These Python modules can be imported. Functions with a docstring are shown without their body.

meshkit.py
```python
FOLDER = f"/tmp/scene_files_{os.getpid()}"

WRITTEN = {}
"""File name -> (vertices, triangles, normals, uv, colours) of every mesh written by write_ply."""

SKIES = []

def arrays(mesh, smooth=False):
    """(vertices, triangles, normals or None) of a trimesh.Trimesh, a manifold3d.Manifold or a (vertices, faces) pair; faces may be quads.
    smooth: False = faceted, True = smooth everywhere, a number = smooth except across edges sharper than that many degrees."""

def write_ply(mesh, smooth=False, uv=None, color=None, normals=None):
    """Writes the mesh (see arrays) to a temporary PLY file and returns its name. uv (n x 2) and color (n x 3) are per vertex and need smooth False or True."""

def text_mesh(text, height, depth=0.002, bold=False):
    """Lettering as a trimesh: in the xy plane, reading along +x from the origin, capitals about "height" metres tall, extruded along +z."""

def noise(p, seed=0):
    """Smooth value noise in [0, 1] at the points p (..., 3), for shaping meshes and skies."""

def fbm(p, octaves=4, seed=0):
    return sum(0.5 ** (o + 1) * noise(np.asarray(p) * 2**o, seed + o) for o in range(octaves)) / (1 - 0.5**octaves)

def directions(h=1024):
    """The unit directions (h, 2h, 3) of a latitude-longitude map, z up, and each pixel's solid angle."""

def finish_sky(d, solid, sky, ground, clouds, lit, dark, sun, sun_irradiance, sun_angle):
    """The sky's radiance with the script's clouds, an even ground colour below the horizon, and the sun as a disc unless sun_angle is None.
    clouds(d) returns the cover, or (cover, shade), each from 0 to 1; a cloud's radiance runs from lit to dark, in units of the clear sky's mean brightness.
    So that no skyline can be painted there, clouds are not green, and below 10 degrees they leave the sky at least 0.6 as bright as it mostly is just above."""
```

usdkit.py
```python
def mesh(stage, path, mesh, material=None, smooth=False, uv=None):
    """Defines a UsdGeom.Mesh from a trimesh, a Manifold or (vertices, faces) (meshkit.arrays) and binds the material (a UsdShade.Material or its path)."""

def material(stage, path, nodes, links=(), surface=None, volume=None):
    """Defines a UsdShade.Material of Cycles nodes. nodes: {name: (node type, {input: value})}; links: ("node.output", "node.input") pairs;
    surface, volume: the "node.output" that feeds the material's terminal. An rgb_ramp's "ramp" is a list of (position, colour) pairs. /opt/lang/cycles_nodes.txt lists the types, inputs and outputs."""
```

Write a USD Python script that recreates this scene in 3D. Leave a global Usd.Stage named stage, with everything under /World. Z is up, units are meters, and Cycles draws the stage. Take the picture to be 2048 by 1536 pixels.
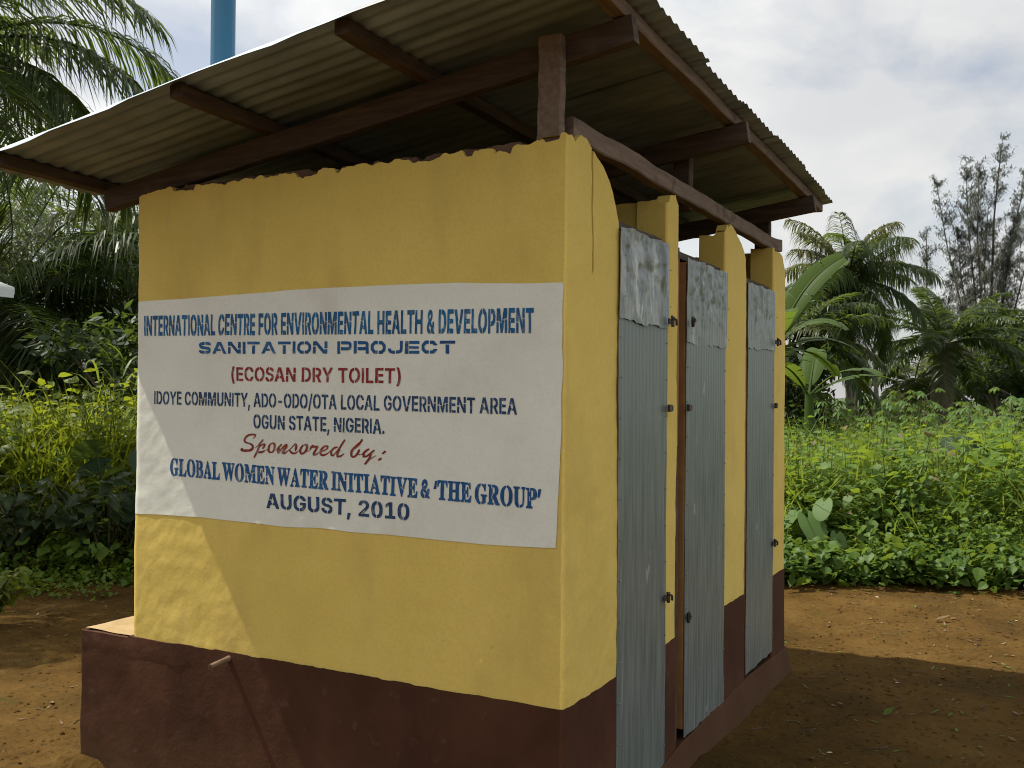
import math, glob
import numpy as np, trimesh
from shapely import affinity, box as sbox, union_all
from shapely.geometry import Polygon, LineString, Point, MultiPoint
from pxr import Usd, UsdGeom, UsdLux, UsdShade, Gf, Sdf, Vt
import usdkit, meshkit

stage = Usd.Stage.CreateInMemory()
UsdGeom.SetStageUpAxis(stage, 'Z')
UsdGeom.Xform.Define(stage, '/World')
UsdGeom.Scope.Define(stage, '/World/Looks')

# ------------------------------------------------------------------ camera, sky, sun
CAM = dict(f=2000.0, yaw=-0.4936, pitch=0.0103, roll=0.0089, pos=(1.3086, -2.7792, 1.5))
cam = UsdGeom.Camera.Define(stage, '/World/camera')
yw, pt, rl = CAM['yaw'], CAM['pitch'], CAM['roll']
fw = np.array([math.sin(yw) * math.cos(pt), math.cos(yw) * math.cos(pt), math.sin(pt)])
rt = np.cross(fw, [0, 0, 1]); rt /= np.linalg.norm(rt); up = np.cross(rt, fw)
r2 = math.cos(rl) * rt + math.sin(rl) * up; u2 = -math.sin(rl) * rt + math.cos(rl) * up
M4 = np.eye(4); M4[0, :3] = r2; M4[1, :3] = u2; M4[2, :3] = -fw; M4[3, :3] = CAM['pos']
cam.AddTransformOp().Set(Gf.Matrix4d(*M4.ravel().tolist()))
cam.CreateHorizontalApertureAttr(36.0); cam.CreateVerticalApertureAttr(27.0)
cam.CreateFocalLengthAttr(36.0 * CAM['f'] / 2048)
cam.CreateClippingRangeAttr(Gf.Vec2f(0.05, 5000))
cam.CreateExposureAttr(0.36)

TO_SUN = np.array([-1.0, -0.174, 1.62]); TO_SUN /= np.linalg.norm(TO_SUN)
ELEV = math.asin(TO_SUN[2]); ROT = math.atan2(TO_SUN[0], TO_SUN[1])
sun = UsdLux.DistantLight.Define(stage, '/World/sun')
sun.CreateIntensityAttr(1.25); sun.CreateAngleAttr(0.6); sun.CreateColorAttr(Gf.Vec3f(1.0, 0.95, 0.82))
sun.GetPrim().CreateAttribute('inputs:normalize', Sdf.ValueTypeNames.Bool).Set(True)
zx = TO_SUN; xx = np.cross([0, 0, 1], zx); xx /= np.linalg.norm(xx); yx = np.cross(zx, xx)
S4 = np.eye(4); S4[0, :3] = xx; S4[1, :3] = yx; S4[2, :3] = zx
sun.AddTransformOp().Set(Gf.Matrix4d(*S4.ravel().tolist()))

dome = UsdLux.DomeLight.Define(stage, '/World/sky')
SKY = usdkit.material(stage, '/World/Looks/sky', {
    'sky': ('sky_texture', dict(sky_type='single_scattering', sun_disc=False, sun_elevation=ELEV, sun_rotation=ROT, air_density=1.0, aerosol_density=2.0, ozone_density=1.0)),
    'tc': ('texture_coordinate', {}),
    'mp': ('mapping', dict(scale=(1.0, 1.0, 2.2), location=(0.35, 0.1, 0.25))),
    'n1': ('noise_texture', dict(scale=2.3, detail=7.0, roughness=0.55, distortion=0.35)),
    'r1': ('rgb_ramp', dict(ramp=[(0.0, (0.28,) * 3), (0.40, (0.42,) * 3), (0.54, (0.95,) * 3), (1.0, (1,) * 3)])),
    'n2': ('noise_texture', dict(scale=3.4, detail=6.0, roughness=0.5, distortion=0.2)),
    'r2': ('rgb_ramp', dict(ramp=[(0.0, (5.0, 5.1, 5.3)), (0.40, (5.6, 5.65, 5.7)), (0.58, (7.1, 7.05, 6.75)), (1.0, (7.9, 7.8, 7.3))])),
    'nv': ('vector_math', dict(math_type='dot_product', vector2=tuple(TO_SUN))), 'gl': ('map_range', dict(from_min=-0.5, from_max=0.9, to_min=0.78, to_max=1.42)), 'gx': ('mix', dict(mix_type='multiply', fac=1.0)),
    'bw': ('rgb_to_bw', {}),
    'mx': ('mix', {}),
    'bg': ('background_shader', dict(strength=0.095)),
}, [('tc.generated', 'mp.vector'), ('mp.vector', 'n1.vector'), ('mp.vector', 'n2.vector'), ('n1.fac', 'r1.fac'), ('n2.fac', 'r2.fac'),
    ('r1.color', 'bw.color'), ('bw.val', 'mx.fac'), ('sky.color', 'mx.color1'), ('tc.generated', 'nv.vector1'), ('nv.value', 'gl.value'), ('r2.color', 'gx.color1'), ('gl.result', 'gx.color2'), ('gx.color', 'mx.color2'), ('mx.color', 'bg.color')], surface='bg.background')
UsdShade.MaterialBindingAPI.Apply(dome.GetPrim()).Bind(SKY)
dome.GetPrim().SetCustomDataByKey('kind', 'structure')

# ------------------------------------------------------------------ helpers
used, bases = {}, {}


def numbered(parent, name):
    key = f'{parent}/{name}'
    k = used.get(key, 0); used[key] = k + 1
    return key if k == 0 else f'{key}_{k:03d}'


def tag(prim, label=None, cat=None, group=None, kind=None):
    for k, v in (('label', label), ('category', cat), ('group', group), ('kind', kind)):
        if v: prim.SetCustomDataByKey(k, v)
    return prim


def thing(name, label, cat, loc=(0, 0, 0), group=None):
    p = numbered('/World', name)
    x = UsdGeom.Xform.Define(stage, p); x.AddTranslateOp().Set(Gf.Vec3d(*map(float, loc)))
    bases[p] = np.array(loc, float)
    tag(x.GetPrim(), label, cat, group)
    return p


def obj(name, mesh, m, parent=None, smooth=False, label=None, cat=None, group=None, kind=None):
    """mesh in world coordinates -> one Mesh prim under parent (a path) or /World."""
    root = '/World' if parent is None else parent
    b = np.zeros(3)
    for k, v in bases.items():
        if parent and (parent == k or parent.startswith(k + '/')): b = v
    if isinstance(mesh, (tuple, list)):
        v, f = np.asarray(mesh[0], float), np.asarray(mesh[1], int)
    elif hasattr(mesh, 'to_mesh'):
        q = mesh.to_mesh(); v, f = np.array(q.vert_properties[:, :3], float), np.array(q.tri_verts)
    else:
        v, f = np.array(mesh.vertices, float), np.array(mesh.faces)
    if f.shape[1] == 4: f = np.vstack([f[:, [0, 1, 2]], f[:, [0, 2, 3]]])
    p = numbered(root, name)
    usdkit.mesh(stage, p, (v - b, f), MAT[m], smooth)
    tag(stage.GetPrimAtPath(p), label, cat, group, kind)
    return p


class MB:
    def __init__(s): s.v, s.f, s.n = [], [], 0

    def add(s, v, f):
        v, f = np.asarray(v, float), np.asarray(f, int)
        if f.shape[1] == 4: f = np.vstack([f[:, [0, 1, 2]], f[:, [0, 2, 3]]])
        s.v.append(v); s.f.append(f + s.n); s.n += len(v)
        return s

    def tm(s, t): return s.add(t.vertices, t.faces)

    def get(s): return np.vstack(s.v), np.vstack(s.f)


def grid_faces(nu, nv, flip=False):
    i = np.arange(nu * nv).reshape(nu, nv)
    q = np.stack([i[:-1, :-1], i[1:, :-1], i[1:, 1:], i[:-1, 1:]], -1).reshape(-1, 4)
    return q[:, ::-1] if flip else q


def fb(p, scale, seed=0, oct=4): return meshkit.fbm(np.asarray(p) * scale, oct, seed) - 0.5


def slab(path, top, bot, thick, nv=60, disp=0.0, seed=0, extra=None, clean=False):
    """A wall along a polyline path (k,2), front face to the right of travel... outward normal given by rotating the tangent by -90 deg.
    top(u), bot(u): heights over the arc length u."""
    path = np.asarray(path, float)
    seg = np.diff(path, axis=0); L = np.r_[0, np.cumsum(np.linalg.norm(seg, axis=1))]
    tn = np.gradient(path, axis=0); tn /= np.linalg.norm(tn, axis=1, keepdims=True)
    nr = np.stack([tn[:, 1], -tn[:, 0]], 1)
    nu = len(path); t = np.linspace(0, 1, nv)
    T = np.array([top(u) for u in L]); B = np.array([bot(u) for u in L])
    z = B[:, None] + (T - B)[:, None] * t[None]
    P = np.dstack([np.repeat(path[:, 0:1], nv, 1), np.repeat(path[:, 1:2], nv, 1), z])
    d = disp * 2 * fb(P, 3.0, seed, 4) if disp else np.zeros(z.shape)
    if extra is not None: d = d + extra(L[:, None] + 0 * z, z)
    N = np.dstack([np.repeat(nr[:, 0:1], nv, 1), np.repeat(nr[:, 1:2], nv, 1), 0 * z])
    F = P + N * d[..., None]; K = P - N * thick
    mb = MB()
    mb.add(F.reshape(-1, 3), grid_faces(nu, nv))
    mb.add(K.reshape(-1, 3), grid_faces(nu, nv, True))
    for e, fl in ((0, True), (nu - 1, False)):
        q = np.stack([F[e], K[e]]); mb.add(q.reshape(-1, 3), grid_faces(2, nv, fl))
    for e, fl in ((0, False), (nv - 1, True)):
        q = np.stack([F[:, e], K[:, e]]); mb.add(q.reshape(-1, 3), grid_faces(2, nu, fl))
    return mb.get()


def lin(a, b, n): return np.stack([np.linspace(a[k], b[k], n) for k in range(2)], 1)


def ragged(seed, amp=0.012):
    def g(u):
        p = np.array([[u * 7, 3.3, 0.5]]); q = np.array([[u * 28, 1.7, 0.2]]); r = np.array([[u * 75, 9.7, 0.2]])
        chip = meshkit.noise(np.array([[u * 17, 5.1, 0.9]]), seed + 21)[0]
        return amp * (1.8 * (meshkit.noise(p, seed)[0] - .5) + 1.2 * (meshkit.noise(q, seed + 5)[0] - .5) + 0.9 * (meshkit.noise(r, seed + 9)[0] - .5) - 1.5 * min(1.0, max(0.0, (chip - 0.60) * 14)))
    return g


def beam(p0, p1, w, h, upv=(0, 0, 1), seed=0, n=14, rough=0.004):
    """Sawn timber from p0 to p1 (centre line), w across, h along upv; slightly crooked, with worn edges."""
    p0, p1, upv = np.array(p0, float), np.array(p1, float), np.array(upv, float)
    d = (p1 - p0) / np.linalg.norm(p1 - p0); s = np.cross(d, upv); s /= np.linalg.norm(s); u = np.cross(s, d)
    c = min(w, h) * 0.1
    prof = np.array([(-w / 2 + c, -h / 2), (w / 2 - c, -h / 2), (w / 2, -h / 2 + c), (w / 2, h / 2 - c), (w / 2 - c, h / 2), (-w / 2 + c, h / 2), (-w / 2, h / 2 - c), (-w / 2, -h / 2 + c)])
    t = np.linspace(0, 1, n); C = p0 + t[:, None] * (p1 - p0)
    r = np.random.default_rng(seed); wob = np.cumsum(r.normal(0, 1, (n, 2)), 0); wob -= np.linspace(wob[0], wob[-1], n); wob *= rough / max(1e-6, np.abs(wob).max())
    V = []
    for i in range(n):
        pr = prof * (1 + r.normal(0, 0.012, prof.shape)) + wob[i]
        V.append(C[i] + pr[:, 0:1] * s + pr[:, 1:2] * u)
    V = np.array(V); k = len(prof)
    Vc = np.concatenate([V, V[:, :1]], 1)
    mb = MB().add(Vc.reshape(-1, 3), grid_faces(n, k + 1, True))
    for e, fl in ((0, 1), (n - 1, 0)):
        f = np.array([[0, j, j + 1] for j in range(1, k - 1)]); mb.add(V[e], f if fl else f[:, ::-1])
    return mb.get()


def tube(pts, rad, k=8, cap=True):
    pts = np.asarray(pts, float); rad = np.broadcast_to(np.asarray(rad, float), (len(pts),))
    tn = np.gradient(pts, axis=0); tn /= np.maximum(np.linalg.norm(tn, axis=1, keepdims=True), 1e-9)
    ref = np.array([0, 0, 1.0]) if abs(tn[0][2]) < 0.9 else np.array([1.0, 0, 0])
    V = []
    for p, t, r in zip(pts, tn, rad):
        s = np.cross(t, ref); s /= np.linalg.norm(s); u = np.cross(s, t)
        a = np.linspace(0, 2 * np.pi, k + 1)
        V.append(p + r * (np.cos(a)[:, None] * s + np.sin(a)[:, None] * u))
    V = np.array(V); mb = MB().add(V.reshape(-1, 3), grid_faces(len(pts), k + 1, True))
    if cap:
        for e, fl in ((0, 0), (len(pts) - 1, 1)):
            f = np.array([[0, j, j + 1] for j in range(1, k - 1)]); mb.add(V[e][:k], f[:, ::-1] if fl else f)
    return mb.get()


def cbox(lo, hi, c=0.004):
    """A box with chamfered edges."""
    lo, hi = np.array(lo, float), np.array(hi, float); c = min(c, (hi - lo).min() * 0.3)
    pts = []
    for k in range(3):
        for sx in (0, 1):
            for sy in (0, 1):
                for sz in (0, 1):
                    p = np.where([sx, sy, sz], hi - c, lo + c); p[k] = (hi if (sx, sy, sz)[k] else lo)[k]; pts.append(p)
    return trimesh.convex.convex_hull(np.array(pts))


# ------------------------------------------------------------------ materials
MAT = {}


def mat(name, stops, scale=6.0, detail=6.0, rough=0.85, metallic=0.0, bump=None, spec=0.35, stretch=(1, 1, 1), extra=None, nrough=0.6, rvar=None, splash=None):
    """stops: ramp over fractal noise; bump: (scale, strength, distance); extra: (ramp stops of a mask over a second noise, scale, stretch, colour)."""
    nodes = {'g': ('geometry', {}), 'mp': ('mapping', dict(scale=stretch)), 'n': ('noise_texture', dict(scale=scale, detail=detail, roughness=nrough, distortion=0.2)),
             'r': ('rgb_ramp', dict(ramp=stops)), 'p': ('principled_bsdf', dict(roughness=rough, metallic=metallic, specular_ior_level=spec))}
    links = [('g.position', 'mp.vector'), ('mp.vector', 'n.vector'), ('n.fac', 'r.fac')]
    col = 'r.color'
    for i, (mask, sc, st, colr) in enumerate(extra or []):
        nodes |= {f'mq{i}': ('mapping', dict(scale=st, location=(3.1 * i + 1.3, 2.2, 0.7))), f'm{i}': ('noise_texture', dict(scale=sc, detail=5.0, roughness=0.6)),
                  f'k{i}': ('rgb_ramp', dict(ramp=[(a, (b,) * 3) for a, b in mask])), f'b{i}': ('rgb_to_bw', {}), f'x{i}': ('mix', dict(color2=colr))}
        links += [('g.position', f'mq{i}.vector'), (f'mq{i}.vector', f'm{i}.vector'), (f'm{i}.fac', f'k{i}.fac'), (f'k{i}.color', f'b{i}.color'), (f'b{i}.val', f'x{i}.fac'), (col, f'x{i}.color1')]
        col = f'x{i}.color'
    if splash:  # earth splashed up from the ground, in ragged tongues
        zlo, zhi, sc_, amt = splash
        nodes |= {'sx': ('separate_xyz', {}), 'smp': ('mapping', dict(scale=(1, 1, 0.35))), 'sn': ('noise_texture', dict(scale=7.0, detail=6.0, roughness=0.65)), 'sa': ('math', dict(math_type='multiply_add', value2=-0.42)), 'sm': ('map_range', dict(from_min=zlo - 0.21, from_max=zhi - 0.21, to_min=amt, to_max=0.0)), 'sb': ('mix', dict(color2=sc_))}
        links += [('g.position', 'sx.vector'), ('g.position', 'smp.vector'), ('smp.vector', 'sn.vector'), ('sn.fac', 'sa.value1'), ('sx.z', 'sa.value3'), ('sa.value', 'sm.value'), ('sm.result', 'sb.fac'), (col, 'sb.color1')]
        col = 'sb.color'
    links.append((col, 'p.base_color'))
    if bump:
        nodes |= {'bn': ('noise_texture', dict(scale=bump[0], detail=6.0, roughness=0.65)), 'bp': ('bump', dict(strength=bump[1], distance=bump[2]))}
        links += [('mp.vector', 'bn.vector'), ('bn.fac', 'bp.height'), ('bp.normal', 'p.normal')]
    if rvar:
        nodes |= {'rr': ('map_range', dict(from_min=0.3, from_max=0.7, to_min=rvar[0], to_max=rvar[1]))}
        links += [('n.fac', 'rr.value'), ('rr.result', 'p.roughness')]
    MAT[name] = usdkit.material(stage, f'/World/Looks/{name}', nodes, links, surface='p.BSDF')


def leafmat(name, stops, trans=0.35, rough=0.52, tint=(0.30, 0.42, 0.05), wscale=1.6):
    nodes = {'g': ('geometry', {}), 'oi': ('object_info', {}), 'n': ('noise_texture', dict(scale=wscale, detail=3.0)),
             'a1': ('math', dict(math_type='multiply_add', value2=0.55, value3=0.0)), 'a2': ('math', dict(math_type='multiply_add', value2=0.45)),
             'r': ('rgb_ramp', dict(ramp=stops)), 'p': ('principled_bsdf', dict(roughness=rough, specular_ior_level=0.3)),
             't': ('translucent_bsdf', {}), 'tm': ('mix', dict(mix_type='mix', fac=0.55, color2=tint)), 'mx': ('mix_closure', dict(fac=trans))}
    links = [('g.random_per_island', 'a1.value1'), ('g.position', 'n.vector'), ('n.fac', 'a2.value1'), ('a1.value', 'a2.value3'), ('a2.value', 'r.fac'),
             ('r.color', 'p.base_color'), ('r.color', 'tm.color1'), ('tm.color', 't.color'), ('p.BSDF', 'mx.closure1'), ('t.BSDF', 'mx.closure2')]
    MAT[name] = usdkit.material(stage, f'/World/Looks/{name}', nodes, links, surface='mx.closure')


YEL = [(0.25, (0.55, 0.41, 0.098)), (0.5, (0.61, 0.46, 0.116)), (0.75, (0.65, 0.495, 0.135))]
mat('yellow_plaster', YEL, scale=2.2, rough=0.92, spec=0.2, bump=(30, 0.26, 0.006), extra=[([(0.55, 0), (0.74, 0.42)], 3.0, (1, 1, 0.4), (0.40, 0.28, 0.09)), ([(0.45, 0), (0.62, 0.16)], 95.0, (1, 1, 1), (0.40, 0.27, 0.07)), ([(0.70, 0), (0.74, 0.5)], 24.0, (1, 1, 1), (0.28, 0.18, 0.06)), ([(0.62, 0), (0.72, 0.30)], 5.0, (2.5, 2.5, 0.35), (0.44, 0.36, 0.18))])
mat('white_paint', [(0.3, (0.61, 0.62, 0.555)), (0.5, (0.665, 0.68, 0.61)), (0.7, (0.70, 0.715, 0.65))], scale=2.5, rough=0.88, spec=0.2, bump=(48, 0.22, 0.004), extra=[([(0.55, 0), (0.75, 0.32)], 4.0, (1, 1, 0.6), (0.46, 0.43, 0.36)), ([(0.48, 0), (0.64, 0.14)], 95.0, (1, 1, 1), (0.46, 0.44, 0.38)), ([(0.72, 0), (0.75, 0.5)], 20.0, (1, 1, 1), (0.30, 0.26, 0.20))])
mat('brown_paint', [(0.25, (0.040, 0.0165, 0.0085)), (0.5, (0.060, 0.0245, 0.0130)), (0.75, (0.084, 0.036, 0.020))], scale=3.0, rough=0.85, spec=0.12, bump=(45, 0.35, 0.006), extra=[([(0.58, 0), (0.72, 0.55)], 2.4, (1, 1, 0.45), (0.030, 0.013, 0.009)), ([(0.64, 0), (0.72, 0.4)], 12, (1, 1, 1), (0.11, 0.06, 0.04))], splash=(-0.02, 0.22, (0.085, 0.050, 0.022), 0.45))
mat('ledge_cement', [(0.3, (0.28, 0.195, 0.095)), (0.7, (0.40, 0.29, 0.155))], scale=9, rough=0.95, bump=(40, 0.4, 0.01))
mat('cement', [(0.3, (0.075, 0.052, 0.022)), (0.7, (0.13, 0.092, 0.042))], scale=12, rough=0.95, bump=(40, 0.5, 0.01))
mat('mud_block', [(0.3, (0.07, 0.04, 0.025)), (0.7, (0.13, 0.075, 0.045))], scale=14, rough=0.95, bump=(50, 0.6, 0.01))
mat('wood_red', [(0.25, (0.033, 0.021, 0.013)), (0.5, (0.058, 0.038, 0.025)), (0.75, (0.108, 0.073, 0.050))], scale=5, stretch=(2, 2, 2), rough=0.85, bump=(60, 0.3, 0.004), extra=[([(0.55, 0), (0.7, 0.6)], 4, (1, 1, 1), (0.10, 0.07, 0.05))])
mat('wood_rafter', [(0.25, (0.033, 0.021, 0.013)), (0.5, (0.058, 0.038, 0.025)), (0.75, (0.108, 0.073, 0.050))], scale=5, stretch=(0.8, 9, 9), rough=0.85, bump=(22, 0.6, 0.006), extra=[([(0.55, 0), (0.7, 0.6)], 4, (1, 1, 1), (0.10, 0.07, 0.05))])
mat('wood_purlin', [(0.25, (0.033, 0.021, 0.013)), (0.5, (0.058, 0.038, 0.025)), (0.75, (0.108, 0.073, 0.050))], scale=5, stretch=(9, 0.8, 9), rough=0.85, bump=(22, 0.6, 0.006), extra=[([(0.55, 0), (0.7, 0.6)], 4, (1, 1, 1), (0.10, 0.07, 0.05))])
mat('wood_grey', [(0.25, (0.10, 0.070, 0.050)), (0.5, (0.155, 0.11, 0.08)), (0.75, (0.22, 0.165, 0.12))], scale=6, stretch=(8, 0.9, 8), rough=0.88, bump=(22, 0.6, 0.006), extra=[([(0.58, 0), (0.66, 0.6)], 7, (1, 1, 1), (0.07, 0.04, 0.028))])
mat('wood_orange', [(0.3, (0.22, 0.10, 0.035)), (0.7, (0.34, 0.17, 0.06))], scale=9, rough=0.8, bump=(60, 0.3, 0.004))
mat('roof_zinc', [(0.3, (0.145, 0.175, 0.215)), (0.5, (0.21, 0.255, 0.31)), (0.7, (0.30, 0.355, 0.41))], scale=4, stretch=(0.6, 2, 2), rough=0.5, metallic=0.45, spec=0.4, extra=[([(0.60, 0), (0.70, 0.6)], 3.0, (0.5, 2, 1), (0.13, 0.10, 0.07))])
mat('door_zinc', [(0.28, (0.105, 0.125, 0.118)), (0.5, (0.155, 0.178, 0.168)), (0.72, (0.215, 0.235, 0.222))], scale=4, stretch=(6, 14, 0.8), rough=0.42, metallic=0.55, spec=0.5, rvar=(0.36, 0.55), extra=[([(0.66, 0), (0.70, 0.7)], 7.0, (1, 1.6, 0.8), (0.36, 0.37, 0.36)), ([(0.72, 0), (0.74, 0.6)], 14.0, (1, 1, 1), (0.20, 0.14, 0.08))])
mat('zinc_worn', [(0.30, (0.12, 0.135, 0.125)), (0.48, (0.19, 0.21, 0.20)), (0.56, (0.33, 0.34, 0.33)), (0.64, (0.20, 0.22, 0.21)), (0.78, (0.34, 0.35, 0.335))], scale=4.0, stretch=(1, 2.2, 0.8), rough=0.38, metallic=0.55, spec=0.5, bump=(7, 0.4, 0.02), rvar=(0.30, 0.5), extra=[([(0.60, 0), (0.66, 0.7)], 7.0, (1, 1.8, 0.6), (0.50, 0.51, 0.49)), ([(0.66, 0), (0.70, 0.7)], 6.0, (1, 1.5, 1.0), (0.075, 0.08, 0.07)), ([(0.73, 0), (0.75, 0.7)], 11.0, (1, 1, 1), (0.22, 0.13, 0.06))])  # reflections of the crumpled sheet painted as pale and dark patches; brown spots besides
mat('zinc_mid', [(0.28, (0.125, 0.145, 0.138)), (0.5, (0.19, 0.212, 0.203)), (0.72, (0.26, 0.28, 0.268))], scale=4, stretch=(3, 6, 0.9), rough=0.40, metallic=0.55, spec=0.5, rvar=(0.34, 0.52), extra=[([(0.62, 0), (0.67, 0.6)], 7.0, (1, 1.8, 0.7), (0.44, 0.45, 0.44)), ([(0.68, 0), (0.72, 0.6)], 6.0, (1, 1.5, 1.0), (0.09, 0.095, 0.085))])  # weaker contrast: pale and dark patches paint in the crumpled reflections
mat('iron', [(0.3, (0.035, 0.03, 0.028)), (0.7, (0.09, 0.075, 0.065))], scale=40, rough=0.5, metallic=0.6)
mat('iron_bright', [(0.3, (0.20, 0.19, 0.18)), (0.7, (0.42, 0.41, 0.40))], scale=40, rough=0.4, metallic=0.8)
mat('blue_pvc', [(0.3, (0.012, 0.105, 0.20)), (0.7, (0.018, 0.135, 0.245))], scale=4, rough=0.4, spec=0.5)
mat('rusty_pipe', [(0.3, (0.10, 0.055, 0.03)), (0.7, (0.20, 0.13, 0.08))], scale=30, rough=0.7)
mat('blue_light', [(0.3, (0.006, 0.055, 0.165)), (0.5, (0.008, 0.090, 0.225)), (0.7, (0.014, 0.13, 0.29))], scale=10, rough=0.8, extra=[([(0.56, 0), (0.70, 0.30)], 34.0, (1, 1, 1), (0.36, 0.40, 0.44)), ([(0.55, 0), (0.7, 0.35)], 5.0, (1, 1, 1), (0.03, 0.14, 0.27))])
mat('blue_mid', [(0.3, (0.006, 0.045, 0.16)), (0.5, (0.008, 0.072, 0.215)), (0.7, (0.014, 0.10, 0.26))], scale=14, rough=0.8, extra=[([(0.56, 0), (0.70, 0.30)], 34.0, (1, 1, 1), (0.36, 0.40, 0.44)), ([(0.55, 0), (0.7, 0.35)], 5.0, (1, 1, 1), (0.03, 0.14, 0.27))])
mat('navy', [(0.3, (0.010, 0.030, 0.085)), (0.5, (0.012, 0.042, 0.115)), (0.7, (0.02, 0.06, 0.14))], scale=18, rough=0.8, extra=[([(0.56, 0), (0.70, 0.30)], 34.0, (1, 1, 1), (0.36, 0.40, 0.44)), ([(0.55, 0), (0.7, 0.35)], 5.0, (1, 1, 1), (0.03, 0.14, 0.27))])
mat('red_paint', [(0.3, (0.17, 0.010, 0.013)), (0.5, (0.22, 0.016, 0.018)), (0.7, (0.27, 0.035, 0.03))], scale=18, rough=0.8, extra=[([(0.56, 0), (0.70, 0.30)], 34.0, (1, 1, 1), (0.36, 0.40, 0.44)), ([(0.55, 0), (0.7, 0.35)], 5.0, (1, 1, 1), (0.25, 0.04, 0.03))])
mat('script_red', [(0.3, (0.14, 0.010, 0.008)), (0.5, (0.20, 0.018, 0.010)), (0.7, (0.24, 0.05, 0.012))], scale=18, rough=0.8, extra=[([(0.56, 0), (0.70, 0.30)], 34.0, (1, 1, 1), (0.36, 0.40, 0.44)), ([(0.55, 0), (0.7, 0.35)], 5.0, (1, 1, 1), (0.25, 0.04, 0.03))])
mat('soil', [(0.25, (0.046, 0.026, 0.0072)), (0.45, (0.088, 0.049, 0.0130)), (0.58, (0.112, 0.064, 0.0180)), (0.8, (0.150, 0.092, 0.030))], scale=1.6, detail=12, nrough=0.74, rough=0.95, spec=0.05, bump=(18, 0.9, 0.035),
    extra=[([(0.52, 0), (0.66, 0.75)], 0.9, (1, 1, 1), (0.052, 0.033, 0.0105)), ([(0.58, 0), (0.66, 0.6)], 16.0, (1, 1.8, 1), (0.036, 0.022, 0.008)), ([(0.60, 0), (0.70, 0.5)], 42.0, (1, 1, 1), (0.034, 0.021, 0.008)), ([(0.66, 0), (0.73, 0.4)], 60.0, (1, 1, 1), (0.19, 0.13, 0.055)), ([(0.64, 0), (0.70, 0.5)], 5.0, (1, 1, 1), (0.045, 0.050, 0.014))])
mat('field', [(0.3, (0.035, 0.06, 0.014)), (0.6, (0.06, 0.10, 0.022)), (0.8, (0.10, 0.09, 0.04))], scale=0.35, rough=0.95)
mat('bark', [(0.3, (0.06, 0.045, 0.03)), (0.7, (0.15, 0.12, 0.085))], scale=9, stretch=(1, 1, 3), rough=0.95, bump=(20, 0.7, 0.02))
mat('pale_bark', [(0.3, (0.16, 0.13, 0.10)), (0.7, (0.28, 0.24, 0.19))], scale=6, stretch=(1, 1, 4), rough=0.95, bump=(20, 0.6, 0.02))
mat('dry', [(0.3, (0.09, 0.055, 0.025)), (0.7, (0.21, 0.145, 0.075))], scale=12, rough=0.9)
mat('pale_dry', [(0.3, (0.38, 0.31, 0.24)), (0.7, (0.56, 0.50, 0.42))], scale=12, rough=0.9)
mat('pebble', [(0.3, (0.06, 0.036, 0.016)), (0.7, (0.17, 0.12, 0.07))], scale=6, rough=0.95)
mat('far_wall', [(0.3, (0.40, 0.36, 0.30)), (0.7, (0.5, 0.46, 0.4))], scale=3, rough=0.9)
mat('far_roof', [(0.3, (0.55, 0.56, 0.57)), (0.7, (0.70, 0.71, 0.72))], scale=3, rough=0.4, metallic=0.3)
mat('far_dark', [(0.3, (0.03, 0.03, 0.03)), (0.7, (0.05, 0.05, 0.05))], scale=3, rough=0.5)
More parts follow.
